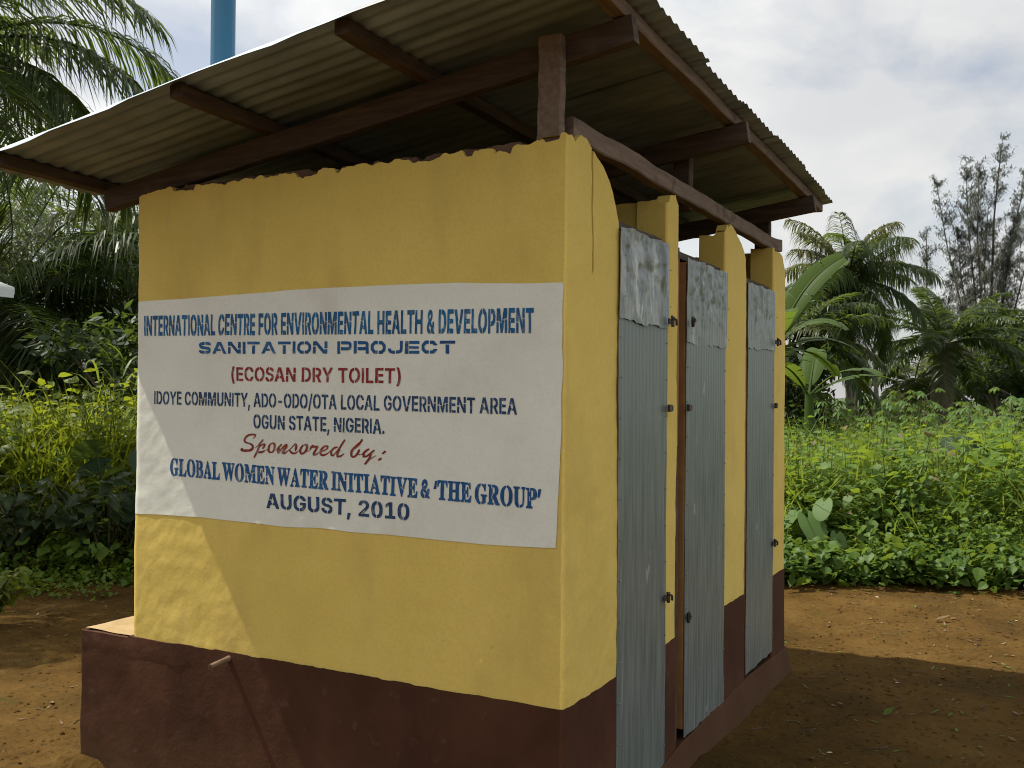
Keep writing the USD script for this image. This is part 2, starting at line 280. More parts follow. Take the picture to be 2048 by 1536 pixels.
leafmat('weed', [(0.1, (0.07, 0.14, 0.017)), (0.45, (0.14, 0.22, 0.027)), (0.75, (0.22, 0.285, 0.042)), (0.95, (0.44, 0.45, 0.15))], trans=0.42, tint=(0.40, 0.50, 0.04))  # palest stop paints sunlit highlights into the colour of some leaves
leafmat('creeper', [(0.1, (0.055, 0.115, 0.016)), (0.5, (0.12, 0.195, 0.032)), (0.9, (0.30, 0.33, 0.11))], trans=0.38, tint=(0.34, 0.44, 0.05))
leafmat('bright_weed', [(0.1, (0.08, 0.125, 0.014)), (0.5, (0.165, 0.205, 0.022)), (0.9, (0.30, 0.31, 0.05))], trans=0.46, tint=(0.50, 0.55, 0.03))
leafmat('deep_leaf', [(0.1, (0.011, 0.023, 0.008)), (0.5, (0.021, 0.038, 0.012)), (0.9, (0.042, 0.062, 0.022))], trans=0.2, rough=0.6)  # darker copy of dark_leaf, with shade put into the leaf colour
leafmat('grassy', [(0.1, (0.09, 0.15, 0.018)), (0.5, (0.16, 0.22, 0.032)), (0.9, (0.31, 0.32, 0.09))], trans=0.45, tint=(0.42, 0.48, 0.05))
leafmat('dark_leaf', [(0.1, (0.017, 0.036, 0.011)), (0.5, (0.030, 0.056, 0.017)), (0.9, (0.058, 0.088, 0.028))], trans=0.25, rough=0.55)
leafmat('palm_leaf', [(0.1, (0.026, 0.044, 0.013)), (0.5, (0.046, 0.072, 0.021)), (0.9, (0.11, 0.13, 0.045))], trans=0.34, rough=0.42)
leafmat('palm_olive', [(0.1, (0.038, 0.048, 0.015)), (0.5, (0.07, 0.082, 0.024)), (0.9, (0.16, 0.155, 0.055))], trans=0.38, rough=0.45)
leafmat('palm_yellow', [(0.1, (0.055, 0.052, 0.014)), (0.5, (0.105, 0.095, 0.025)), (0.9, (0.19, 0.16, 0.05))], trans=0.3, rough=0.5)
leafmat('banana_leaf', [(0.1, (0.048, 0.085, 0.014)), (0.5, (0.075, 0.125, 0.020)), (0.9, (0.14, 0.18, 0.04))], trans=0.38, rough=0.5, tint=(0.30, 0.40, 0.04))
leafmat('casuarina', [(0.1, (0.11, 0.12, 0.10)), (0.5, (0.17, 0.18, 0.155)), (0.9, (0.25, 0.255, 0.22))], trans=0.3, rough=0.6, tint=(0.18, 0.20, 0.14))  # grey and pale: haze over the far trees is put into this colour
leafmat('dead_stalk', [(0.1, (0.10, 0.085, 0.035)), (0.9, (0.24, 0.20, 0.10))], trans=0.2, rough=0.7, tint=(0.2, 0.17, 0.06))
leafmat('cassava_leaf', [(0.1, (0.055, 0.115, 0.022)), (0.5, (0.10, 0.175, 0.035)), (0.9, (0.19, 0.25, 0.075))], trans=0.35)
leafmat('taro_leaf', [(0.1, (0.085, 0.155, 0.04)), (0.9, (0.17, 0.25, 0.085))], trans=0.35, rough=0.6)
leafmat('taro_dark', [(0.1, (0.014, 0.036, 0.012)), (0.9, (0.03, 0.060, 0.020))], trans=0.15, rough=0.6)

# ------------------------------------------------------------------ ground
def ground_z(x, y):
    p = np.stack([x, y, 0 * x], -1)
    near = np.clip(1 - (np.hypot(x, y - 1) - 8) / 10, 0, 1)
    z = near * (0.05 * fb(p, 0.9, 3, 3) + 0.035 * fb(p, 3.5, 5, 4) + 0.02 * fb(p, 11.0, 6, 3)) - 0.012
    # gentle apron towards the walls
    return z


def ground_mesh():
    ax = np.unique(np.concatenate([np.linspace(-9, 6, 300), -9 - np.geomspace(0.1, 1200, 40), 6 + np.geomspace(0.1, 1200, 40)]))
    ay = np.unique(np.concatenate([np.linspace(-5, 10, 300), -5 - np.geomspace(0.1, 1200, 36), 10 + np.geomspace(0.1, 1200, 44)]))
    X, Y = np.meshgrid(ax, ay, indexing='ij')
    Z = ground_z(X, Y)
    return np.stack([X, Y, Z], -1).reshape(-1, 3), grid_faces(len(ax), len(ay))


obj('ground', ground_mesh(), 'soil', smooth=True, kind='structure')

# ------------------------------------------------------------------ the toilet block
B = thing('toilet_block', 'yellow and white plastered toilet block with brown base and tin roof', 'building', (0, 0, 0))
H, PZ = 2.293, 0.54


def arc(c, r, a0, a1, n): return np.stack([c[0] + r * np.cos(np.linspace(a0, a1, n)), c[1] + r * np.sin(np.linspace(a0, a1, n))], 1)


# front wall, rounded corner and first pier in one L-shaped plaster skin
RC = 0.010
front = np.vstack([lin((-1.885, 0.0), (-RC - 0.004, 0.0), 300), arc((-RC, RC), RC, -np.pi / 2, 0, 7), lin((0, RC + 0.004), (0, 0.190), 18), lin((0, 0.195), (0, 0.209), 6), lin((0, 0.214), (0, 0.425), 26)])
LF = 1.885 - 2 * RC + RC * np.pi / 2 + RC   # arc length at y = 2 RC
rg = ragged(4)
py = [0, .05, .075, .09, .12, .16, .19, .205, .24, .29, .34, .375, .40, .418, .425]
pz = [2.30, 2.312, 2.30, 2.318, 2.335, 2.322, 2.306, 2.298, 2.284, 2.262, 2.228, 2.190, 2.150, 2.110, 2.10]


def u_to_y(u): return u - (1.885 - RC) - RC * np.pi / 2 + RC


def front_top(u):
    y = u_to_y(u)
    if y < 0.02:
        s = u / 1.885
        return H - 0.008 + 0.006 * s + rg(u) + (0.012 if s > 0.95 else 0) - 0.022 * max(0, 1 - u / 0.12)
    return float(np.interp(y, py, pz)) + 0.35 * rg(u)


def wall_rough(U, z):
    P = np.dstack([U, 0 * U, z])
    d = 0.018 * fb(P, 1.3, 11, 3) + 0.006 * fb(P, 6.0, 12, 4) + 0.0035 * fb(P, 24.0, 13, 3)
    # plaster lumps in the lower left, where the rendering was patched
    d += 0.0055 * np.clip(1 - U / 0.9, 0, 1) * np.clip(1.2 - z, 0, 1) * fb(P, 7.0, 21, 4) * 2
    d -= 0.014 * np.clip(1 - U / 0.03, 0, 1) ** 2                                           # worn left arris
    y = U - (1.885 - RC) - RC * np.pi / 2 + RC
    crack = (np.abs(y - 0.202 - 0.004 * fb(P, 5.0, 8, 2)) < 0.0045) & (z > 1.90)
    d = d - 0.02 * crack
    return d


obj('front_wall', slab(front, front_top, lambda u: PZ - 0.02, 0.10, nv=130, extra=wall_rough), 'yellow_plaster', B, smooth=40)


def wall_d(x, z):
    """Outward bulge of the front wall's skin at x, z."""
    x, z = np.atleast_1d(x).astype(float), np.atleast_1d(z).astype(float)
    return wall_rough((x + 1.885)[:, None], z[:, None])[:, 0]


def on_wall(P2, lift):
    """(n,2) points (x, z) on the front wall -> 3D, lifted off the plaster by lift."""
    P2 = np.asarray(P2, float); d = wall_d(P2[:, 0], P2[:, 1])
    return np.stack([P2[:, 0], -d - lift, P2[:, 1]], 1)


# brown painted base: left return, front, corner, first pier
rb = ragged(31, 0.0022)
Lw = 2.9
basep = np.vstack([lin((-2.172, 2.9), (-2.172, RC), 40), arc((-2.172 + RC, RC), RC, np.pi, 1.5 * np.pi, 6)[1:], lin((-2.172 + 2 * RC, 0), (-RC - 0.004, 0), 130), arc((-RC, RC), RC, -np.pi / 2, 0, 7), lin((0, RC + 0.004), (0, 0.425), 28)])


def base_rough(U, z):
    P = np.dstack([U, 0 * U, z])
    d = 0.004 + 0.016 * fb(P, 1.6, 41, 3) + 0.010 * fb(P, 7.0, 42, 4)
    x = U - 2.9 - 2.172
    d = np.where((x > -1.9), np.maximum(d, wall_rough(np.maximum(x, -1.885) + 1.885, z * 0 + PZ) + 0.003), d)
    # the peeling ledge line below the top on the left
    d += 0.004 * np.clip((z - 0.455 + 0.02 * fb(P, 5, 44, 3)) * 60, 0, 1) * np.clip((-1.5 - x) * 8, 0, 1)
    return d


obj('base', slab(basep, lambda u: PZ - 0.004 + rb(u) - (0.012 if u < 3.18 else 0), lambda u: -0.15, 0.09, nv=46, extra=base_rough), 'brown_paint', B, smooth=40)
lg = np.dstack(np.meshgrid(np.linspace(-2.165, -1.79, 14), np.linspace(0.012, 2.9, 60), indexing='ij'))
lz = 0.530 + 0.012 * fb(np.dstack([lg, 0 * lg[..., :1]]), 6.0, 51, 3)
top = np.dstack([lg, lz[..., None]])
mb = MB().add(top.reshape(-1, 3), grid_faces(14, 60)); bot = top.copy(); bot[..., 2] = 0.3; mb.add(bot.reshape(-1, 3), grid_faces(14, 60, True))
obj('ledge', mb.get(), 'ledge_cement', B, smooth=True)
# rough cement spilled along the foot of the base
r = np.random.default_rng(5)
a = np.linspace(0, 2 * np.pi, 40); foot = []
fx = np.stack([-2.15 + 0.15 * np.cos(a) * (1 + 0.25 * r.random(40)), 0.01 + 0.09 * np.sin(a) * (1 + 0.5 * r.random(40))], 1)
foot = MB(); cz = np.array([[-2.16, 0.0, 0.020]])
foot.add(np.vstack([cz, np.c_[fx * 0.6 + np.array([-2.16, 0.0]) * 0.4, np.full(40, 0.014)], np.c_[fx, np.full(40, -0.03)]]),
         np.array([[0, 1 + i, 1 + (i + 1) % 40] for i in range(40)] + [[1 + i, 41 + i, 41 + (i + 1) % 40] for i in range(40)] + [[1 + i, 41 + (i + 1) % 40, 1 + (i + 1) % 40] for i in range(40)]))
obj('cement_foot', foot.get(), 'soil', B, smooth=True)

# mud-block core seen above the ragged plaster
rc2 = ragged(77, 0.008)
obj('block_course', slab(lin((-1.85, 0.02), (-0.04, 0.02), 120), lambda u: H + 0.004 + rc2(u) - 0.01 * (u < 0.2), lambda u: 2.2, 0.075, nv=6), 'mud_block', B)
# the other walls
obj('left_wall', slab(lin((-1.885, 2.88), (-1.885, 0.105), 40), lambda u: 2.23 + rg(u), lambda u: 0.5, 0.10, nv=30, disp=0.006, seed=3), 'yellow_plaster', B, smooth=40)
obj('rear_wall', slab(lin((-0.12, 2.885), (-1.87, 2.885), 30), lambda u: 2.30 + rg(u), lambda u: -0.1, 0.11, nv=30, disp=0.005, seed=5), 'yellow_plaster', B, smooth=40)
for y0, s, zt in ((0.935, 61, 2.262), (1.775, 62, 2.03)):
    obj('partition_wall', slab(lin((-1.76, y0), (-0.13, y0), 24), lambda u: zt + ragged(s)(u), lambda u: 0.0, 0.10, nv=24, disp=0.004, seed=s), 'yellow_plaster', B, smooth=40)
obj('floor', cbox((-1.78, 0.11, -0.05), (-0.10, 2.77, 0.10)), 'cement', B)


def pier(y0, y1, ys, zs, seed, ret=False):
    g = ragged(seed, 0.006)
    path = [lin((-0.125, y0), (-RC, y0), 8), arc((-RC, y0 + RC), RC, -np.pi / 2, 0, 6)[1:], lin((0, y0 + RC + 0.004), (0, y1 - RC - 0.004), max(8, int((y1 - y0) / 0.012))), arc((-RC, y1 - RC), RC, 0, np.pi / 2, 6)[:-1], lin((-RC, y1), (-0.125, y1), 8)]
    path = np.vstack(path); Ls = np.r_[0, np.cumsum(np.linalg.norm(np.diff(path, axis=0), axis=1))]
    yy = lambda u: np.interp(u, Ls, path[:, 1])
    th = min(0.05, (y1 - y0) * 0.45)
    xx = lambda u: np.interp(u, Ls, path[:, 0])
    obj('pier', slab(path, lambda u: float(np.interp(yy(u), ys, zs)) + 1.4 * g(u), lambda u: PZ - 0.02, th, nv=90, disp=0.004, seed=seed, extra=lambda U, z: 0.004 * fb(np.dstack([U, 0 * U, z]), 14, seed, 3)), 'yellow_plaster', B, smooth=40)
    gb = ragged(seed + 3, 0.002)
    obj('pier_base', slab(path, lambda u: PZ + gb(u), lambda u: -0.1, th, nv=24, extra=lambda U, z: 0.004 + 0.006 * fb(np.dstack([U, 0 * U, z]), 5, seed, 3)), 'brown_paint', B, smooth=40)


pier(0.912, 1.045, [.91, .95, 1.0, 1.045], [2.262, 2.285, 2.292, 2.270], 81)
pier(1.702, 2.062, [1.70, 1.74, 1.78, 1.85, 1.95, 2.03, 2.06], [2.25, 2.29, 2.30, 2.285, 2.245, 2.195, 2.15], 83)
pier(2.605, 2.888, [2.60, 2.66, 2.74, 2.82, 2.89], [2.30, 2.305, 2.30, 2.275, 2.20], 85)

# sloping threshold along the doors
n = 60; yy = np.linspace(0.40, 2.90, n); tz = np.interp(yy, [0.4, 1.1, 2.1, 2.9], [0.035, 0.105, 0.128, 0.10])
prof = np.stack([np.stack([np.full(n, -0.08), yy, tz - 0.01], 1), np.stack([np.full(n, 0.008), yy, tz], 1), np.stack([np.full(n, 0.016), yy, tz - 0.012], 1), np.stack([0.040 + 0.02 * fb(np.c_[yy, 0 * yy, 0 * yy], 3, 9, 3), yy, np.full(n, -0.02)], 1), np.stack([np.full(n, 0.040), yy, np.full(n, -0.1)], 1)], 1)
prof[:, 1:4] += 0.010 * fb(prof[:, 1:4], 9, 7, 3)[..., None]
obj('threshold', (prof.reshape(-1, 3), grid_faces(n, 5, True)), 'brown_paint', B, smooth=50)

# ------------------------------------------------------------------ painted panel and lettering
nx, nz = 150, 70
tt = np.linspace(0, 1, nx)
pt_ = np.interp(tt, [0, .12, .3, .55, .8, 1], [1.853, 1.855, 1.862, 1.868, 1.861, 1.843]) + 0.004 * (meshkit.noise(np.c_[tt * 14, 0 * tt, 0 * tt], 2) - .5)
pb_ = np.interp(tt, [0, .2, .4, .6, .85, 1], [1.017, 1.026, 1.019, 1.024, 1.017, 1.026]) + 0.006 * (meshkit.noise(np.c_[tt * 12, 0 * tt, 0 * tt], 6) - .5)
X = np.linspace(-1.882, -0.012, nx)[:, None] + 0 * np.linspace(0, 1, nz)[None]
edge = 0.006 * (meshkit.noise(np.c_[np.linspace(0, 9, nz), np.zeros(nz), np.zeros(nz)], 3) - .5) + np.interp(np.linspace(0, 1, nz), [0, .3, 1], [-0.012, -0.004, 0.004])
X[-12:] += edge[None] * np.linspace(0, 1, 12)[:, None]
Z = pb_[:, None] + (pt_ - pb_)[:, None] * np.linspace(0, 1, nz)[None]
P3 = on_wall(np.stack([X.ravel(), Z.ravel()], 1), 0.0018)
PANEL = obj('sign_panel', (P3, grid_faces(nx, nz)), 'white_paint', B, smooth=True, label='white painted panel carrying the stencilled lettering')

FONT = lambda n: glob.glob(f'/opt/blender-*/*/datafiles/fonts/{n}.woff2')[0]


def glyphs(text, font, weight=None, size=220, embolden=0):
    """Filled outlines of text (capitals 1 high from z = 0, starting at x = 0), one shapely shape per character."""
    from PIL import Image, ImageDraw, ImageFont
    f = ImageFont.truetype(FONT(font), size)
    if weight: f.set_variation_by_axes([14 if b'ptical' in a['name'] else weight for a in f.get_variation_axes()])
    cap = -f.getbbox('I' if font == 'Inter' else '\U0001D408', anchor='ls')[1]
    out, x = [], 0
    for ch in text:
        if ch == ' ': x += size * 0.28; out.append((' ', None)); continue
        g = ch
        if font != 'Inter' and 'A' <= ch <= 'Z': g = chr(0x1D400 + ord(ch) - 65)
        if font == 'Inter' and ch == 'I':
            sw = 0.21 if (weight or 0) > 760 else 0.175
            out.append((ch, affinity.translate(sbox(0, 0, sw, 1), x / cap + 0.09, 0))); x += (sw + 0.18) * cap; continue
        bb = f.getbbox(g, anchor='ls')
        im = Image.new('L', (bb[2] - bb[0] + 8, bb[3] - bb[1] + 8)); ImageDraw.Draw(im).text((4 - bb[0], 4 - bb[1]), g, 255, f, anchor='ls')
        on = np.pad(np.asarray(im) > 127, ((0, 0), (1, 1))).astype(np.int8)
        rows, st = np.nonzero(np.diff(on, axis=1) == 1); en = np.nonzero(np.diff(on, axis=1) == -1)[1]
        sh = union_all(sbox(st, -rows - 1, en, -rows)).buffer(1.2).buffer(-1.2 + embolden).simplify(0.8)
        sh = affinity.translate(sh, x - 4 + bb[0], 4 - bb[1])
        out.append((ch, affinity.scale(sh, 1 / cap, 1 / cap, origin=(0, 0)))); x += f.getlength(g)
    return out


CUTS = {  # stencil bridges in a unit box of the glyph
    'O': [((.5, -.1), (.5, .25)), ((.5, .75), (.5, 1.1))], '0': [((.45, -.1), (.5, .25)), ((.5, .75), (.55, 1.1))], 'C': [((.55, -.1), (.5, .3)), ((.5, .7), (.55, 1.1))],
    'G': [((.5, -.1), (.5, .3)), ((.45, .75), (.55, 1.1))], 'D': [((.34, -.1), (.34, .3)), ((.34, .7), (.34, 1.1))], 'U': [((.5, -.1), (.5, .35))], 'R': [((.30, .3), (.45, .6)), ((.34, .8), (.34, 1.1))],
    'P': [((.34, .35), (.34, .6)), ((.34, .8), (.34, 1.1))], 'B': [((.36, -.1), (.36, 1.1))], 'A': [((.25, .62), (.52, .50)), ((.40, .12), (.55, .45))], 'N': [((-.1, .46), (.45, .40)), ((.55, .62), (1.1, .56))],
    'M': [((-.1, .50), (.4, .42)), ((.6, .52), (1.1, .60))], 'S': [((.42, .75), (.5, 1.1)), ((.5, -.1), (.58, .25))], 'E': [((.34, .55), (.34, .45)), ((.34, .12), (.34, -.1))], 'V': [((.4, .5), (.75, .35))], 'Y': [((.5, .35), (.7, .6))],
    'I': [], '&': [((.2, .6), (.5, .75)), ((.4, -.1), (.5, .3))], '2': [((.3, .15), (.6, .4))],
}


def place_text(shapes, name, m, xl, xr, zb_l, zb_r, h_l, h_r, gap=0.0, cutw=0.06, jit=0, parent=PANEL):
    """Fits the line between xl and xr on the wall with baselines and heights at both ends; every word is one part."""
    x0 = min(s.bounds[0] for _, s in shapes if s); x1 = max(s.bounds[2] for _, s in shapes if s)
    rr = np.random.default_rng(jit); mb = MB()
    for ch, s in shapes + [(' ', None)]:
        if s is None:
            if mb.n: obj('painted_word', mb.get(), m, parent)
            mb = MB(); continue
        b = s.bounds; w, hh = b[2] - b[0], b[3] - b[1]
        for (ax, az), (bx, bz) in CUTS.get(ch, []):
            cw = cutw * (x1 - x0) / (xr - xl) * 0.5
            k = (xr - xl) / (x1 - x0) / ((h_l + h_r) / 2)
            ln = LineString([(b[0] + ax * w, b[1] + az * hh), (b[0] + bx * w, b[1] + bz * hh)])
            ln = affinity.scale(ln, k, 1, origin=(0, 0)).buffer(cutw * 0.5 / 1.0, cap_style=2); ln = affinity.scale(ln, 1 / k, 1, origin=(0, 0))
            s = s.difference(ln)
        for g in getattr(s, 'geoms', [s]):
            if g.is_empty or g.area < 1e-5: continue
            g2 = g.segmentize(0.12)
            v, f = trimesh.creation.triangulate_polygon(g2, engine='earcut')
            t = (v[:, 0] - x0) / (x1 - x0)
            x = xl + t * (xr - xl); z = zb_l + t * (zb_r - zb_l) + v[:, 1] * (h_l + t * (h_r - h_l)) + 0.0015 * (rr.random() - .5)
            x = x + 0.0008 * (meshkit.noise(np.c_[x * 150, z * 150, 0 * x], 5) - .5); z = z + 0.0008 * (meshkit.noise(np.c_[x * 150, z * 150, 0 * x], 8) - .5)
            p = on_wall(np.stack([x, z], 1), 0.0032)
            nrm = np.cross(p[f[0, 1]] - p[f[0, 0]], p[f[0, 2]] - p[f[0, 0]])
            mb.add(p, f if nrm[1] < 0 else f[:, ::-1])


place_text(glyphs('INTERNATIONAL CENTRE FOR ENVIRONMENTAL HEALTH & DEVELOPMENT', 'Inter', 800), 'lettering', 'blue_light', -1.834, -0.110, 1.717, 1.692, 0.079, 0.079, cutw=0.035, jit=1)


def wide(ch):
    """Squared extended stencil capitals, 1 high; drawn as mitred strokes."""
    W, T = 1.32, 0.25; r = 0.30; h = T / 2

    def st(pts, rounded=False, cap=2):
        l = LineString(pts)
        if rounded: return Polygon(l.buffer(h, cap_style=cap, join_style=1).exterior)
        return l.buffer(h, cap_style=cap, join_style=2)

    def chaikin(p, n=3):
        p = np.array(p, float)
        for _ in range(n):
            q = [p[0]]
            for a, b in zip(p[:-1], p[1:]): q += [a * .75 + b * .25, a * .25 + b * .75]
            p = np.array(q + [p[-1]])
        return p
    cr = lambda x0, z0, x1, z1, c=0.22: [(x0 + c, z0), (x1 - c, z0), (x1, z0 + c), (x1, z1 - c), (x1 - c, z1), (x0 + c, z1), (x0, z1 - c), (x0, z0 + c), (x0 + c, z0)]
    gapv = lambda x, z0, z1: LineString([(x, z0), (x, z1)]).buffer(0.05, cap_style=2)
    if ch == 'I': return sbox(0, 0, 0.28, 1)
    if ch == 'T': return union_all([sbox(0, 1 - T * .9, 1.25, 1), sbox(0.49, 0, 0.77, 1 - T * .9 - 0.07)])
    if ch == 'A': return union_all([Polygon([(0, 0), (.32, 0), (.78, .8), (.92, .8), (1.2, .30), (1.5, 0)][:0] or [(0, 0), (.30, 0), (.75, .78), (.62, 1), (.52, 1)]), Polygon([(.62, 1), (.92, 1), (1.5, 0), (1.2, 0), (.75, .78)]), Polygon([(.40, .24), (.92, .24), (.82, .42), (.50, .42)])]).difference(LineString([(.80, .70), (1.25, .05)]).buffer(0.0))
    if ch == 'N':
        s = union_all([sbox(0, 0, .27, 1), sbox(1.08, 0, 1.35, 1), Polygon([(0, 1), (.36, 1), (1.35, 0), (.99, 0)])])
        return s.difference(union_all([LineString([(-.05, .60), (.27, .60)]).buffer(.045), LineString([(1.08, .40), (1.4, .40)]).buffer(.045)]))
    if ch in 'OC':
        s = LineString(cr(h, h, W - h, 1 - h)).buffer(h, join_style=1)
        s = s.difference(union_all([gapv(W / 2, -.1, .35), gapv(W / 2, .65, 1.1)]))
        if ch == 'C': s = s.difference(sbox(W - T - .2, .36, W + .1, .64))
        return s
    if ch == 'S':
        l = [(W - h, .70), (W - h, .80), (W - .25, 1 - h), (.25, 1 - h), (h, .80), (h, .68), (.22, .54), (W - .22, .46), (W - h, .34), (W - h, .22), (W - .25, h), (.25, h), (h, .22), (h, .30)]
        s = LineString(chaikin(l, 2)).buffer(h, cap_style=2, join_style=1)
        return s.difference(union_all([gapv(W / 2, -.1, .3), gapv(W / 2, .72, 1.1)]))
    if ch in 'PR':
        l = [(.36, 1 - h), (W - .25, 1 - h), (W - h, .80), (W - h, .52), (W - .25, .40), (.36, .40)]
        s = union_all([sbox(0, 0, .27, 1), LineString(chaikin(l, 2)).buffer(h, cap_style=2)])
        if ch == 'R': s = union_all([s, sbox(W - T, 0, W, .45)])
        return s.difference(gapv(.31, -.1, 1.1) if ch == 'R' else gapv(.31, .3, 1.1))
    if ch == 'J':
        l = [(W - h, 1), (W - h, .25), (W - .3, h), (.3, h), (h, .25), (h, .42)]
        return LineString(chaikin(l, 2)).buffer(h, cap_style=2).difference(gapv(W / 2, -.1, .3))
    if ch == 'E': return union_all([sbox(0, 0, .28, 1), sbox(.34, 0, 1.2, .23), sbox(.34, .40, 1.15, .60), sbox(.34, .77, 1.2, 1)])


def wide_line(text, gap=0.20):
    out, x = [], 0
    for ch in text:
        if ch == ' ': x += 0.75; out.append((' ', None)); continue
        s = wide(ch); out.append((ch.lower(), affinity.translate(s, x, 0))); x += s.bounds[2] + gap
    return out


place_text(wide_line('SANITATION PROJECT'), 'lettering', 'blue_mid', -1.536, -0.395, 1.644, 1.630, 0.044, 0.043, jit=2)
place_text(glyphs('(ECOSAN DRY TOILET)', 'Inter', 700), 'lettering', 'red_paint', -1.371, -0.607, 1.541, 1.533, 0.051, 0.051, cutw=0.07, jit=3)
place_text(glyphs('IDOYE COMMUNITY, ADO-ODO/OTA LOCAL GOVERNMENT AREA', 'Inter', 700), 'lettering', 'navy', -1.774, -0.166, 1.449, 1.437, 0.051, 0.051, cutw=0.06, jit=4)
place_text(glyphs('OGUN STATE, NIGERIA.', 'Inter', 700), 'lettering', 'navy', -1.257, -0.672, 1.367, 1.362, 0.051, 0.050, cutw=0.06, jit=5)


def serif_line():
    out, x = [], 0.0
    for word in ['GLOBAL', 'WOMEN', 'WATER', 'INITIATIVE', '&', '\u2018THE', 'GROUP\u2019']:
        for ch in word:
            if ch in '&\u2018\u2019': (c, s), = glyphs(ch, 'Inter', 900)
            else: (c, s), = glyphs(ch, 'NotoSansMath-Regular', embolden=5.5)
            s = affinity.translate(s, x - s.bounds[0], 0); out.append((c, s)); x = s.bounds[2] + 0.035
        x += 0.27; out.append((' ', None))
    return out


place_text(serif_line(), 'lettering', 'blue_mid', -1.680, -0.078, 1.178, 1.147, 0.063, 0.060, cutw=0.045, jit=6)
place_text(glyphs('AUGUST, 2010', 'Inter', 750), 'lettering', 'navy', -1.190, -0.567, 1.080, 1.077, 0.054, 0.055, cutw=0.07, jit=7)

# brush script line: strokes of varying width, in units of the letters
SCR = [
    [(440, 275, 8), (500, 225, 26), (505, 180, 30), (420, 172, 34), (310, 195, 40), (235, 250, 40), (205, 320, 40), (240, 375, 36), (320, 400, 30), (400, 430, 40), (440, 490, 44), (420, 550, 46), (330, 585, 50), (230, 590, 50), (130, 570, 44), (160, 530, 26)],
    [(505, 525, 8), (570, 470, 16), (640, 410, 32), (715, 315, 30)], [(650, 390, 30), (600, 520, 36), (560, 620, 40), (485, 760, 32)],
    [(640, 480, 16), (700, 440, 26), (755, 420, 34), (765, 455, 36), (720, 530, 34)], [(570, 610, 30), (650, 635, 44), (720, 615, 40), (780, 580, 14)],
    [(780, 580, 10), (850, 565, 14)], [(930, 410, 26), (880, 490, 42), (870, 570, 44), (900, 630, 36), (960, 635, 30), (1010, 580, 36), (1030, 490, 44), (1015, 410, 40), (960, 400, 26)], [(1010, 580, 20), (1065, 575, 12)],
    [(1085, 570, 14), (1140, 510, 36), (1205, 440, 34)], [(1150, 540, 40), (1125, 600, 40), (1130, 650, 34), (1180, 590, 30), (1270, 490, 36), (1345, 435, 36), (1350, 480, 36), (1270, 590, 44), (1245, 650, 44), (1290, 660, 36), (1370, 600, 14)],
    [(1370, 600, 14), (1430, 560, 16), (1520, 470, 20), (1570, 420, 30)], [(1585, 430, 36), (1595, 500, 44), (1575, 590, 30)], [(1420, 580, 30), (1470, 640, 40), (1520, 665, 40), (1590, 650, 26), (1640, 610, 10)],
    [(1640, 610, 10), (1700, 590, 16)], [(1780, 450, 26), (1715, 540, 40), (1700, 610, 42), (1740, 670, 40), (1800, 650, 36), (1850, 600, 40), (1880, 510, 46), (1870, 440, 40), (1820, 440, 26)], [(1850, 610, 20), (1920, 600, 10), (1960, 570, 10)],
    [(1960, 560, 20), (1990, 500, 40), (2030, 460, 30)], [(2000, 500, 40), (2080, 490, 40), (2140, 490, 46), (2100, 580, 40), (2050, 670, 44), (2060, 700, 40), (2110, 690, 34), (2170, 650, 12)],
    [(2170, 650, 12), (2230, 620, 26), (2330, 580, 20), (2390, 530, 30), (2400, 480, 36), (2350, 470, 26), (2270, 530, 40), (2220, 610, 44), (2230, 690, 42), (2290, 710, 40), (2370, 680, 26), (2440, 630, 14)],
    [(2440, 630, 14), (2500, 590, 32), (2570, 520, 36), (2640, 500, 26)], [(2490, 620, 36), (2500, 700, 40), (2530, 720, 36), (2590, 660, 20), (2680, 560, 34), (2760, 420, 36), (2820, 320, 32)], [(2700, 560, 40), (2650, 680, 42), (2650, 745, 40), (2720, 735, 36), (2810, 670, 12)],
    [(3190, 380, 26), (3100, 480, 36), (3030, 560, 44), (2995, 640, 44), (3000, 720, 42), (3040, 755, 34), (3100, 720, 36), (3150, 650, 40), (3180, 580, 40)], [(3080, 530, 30), (3160, 460, 22), (3220, 370, 36), (3250, 310, 36)], [(3130, 680, 22), (3200, 690, 14), (3270, 680, 14)],
    [(3270, 670, 30), (3340, 600, 40), (3410, 550, 36)], [(3290, 660, 40), (3290, 740, 44), (3340, 740, 34), (3420, 690, 34), (3500, 620, 38), (3540, 580, 30)], [(3470, 660, 36), (3440, 770, 44), (3380, 860, 44), (3330, 930, 36)], [(3430, 810, 24), (3500, 770, 16), (3590, 715, 12)],
    [(3750, 655, 34), (3800, 610, 40)], [(3660, 825, 36), (3700, 790, 44)],
]
mb = MB()
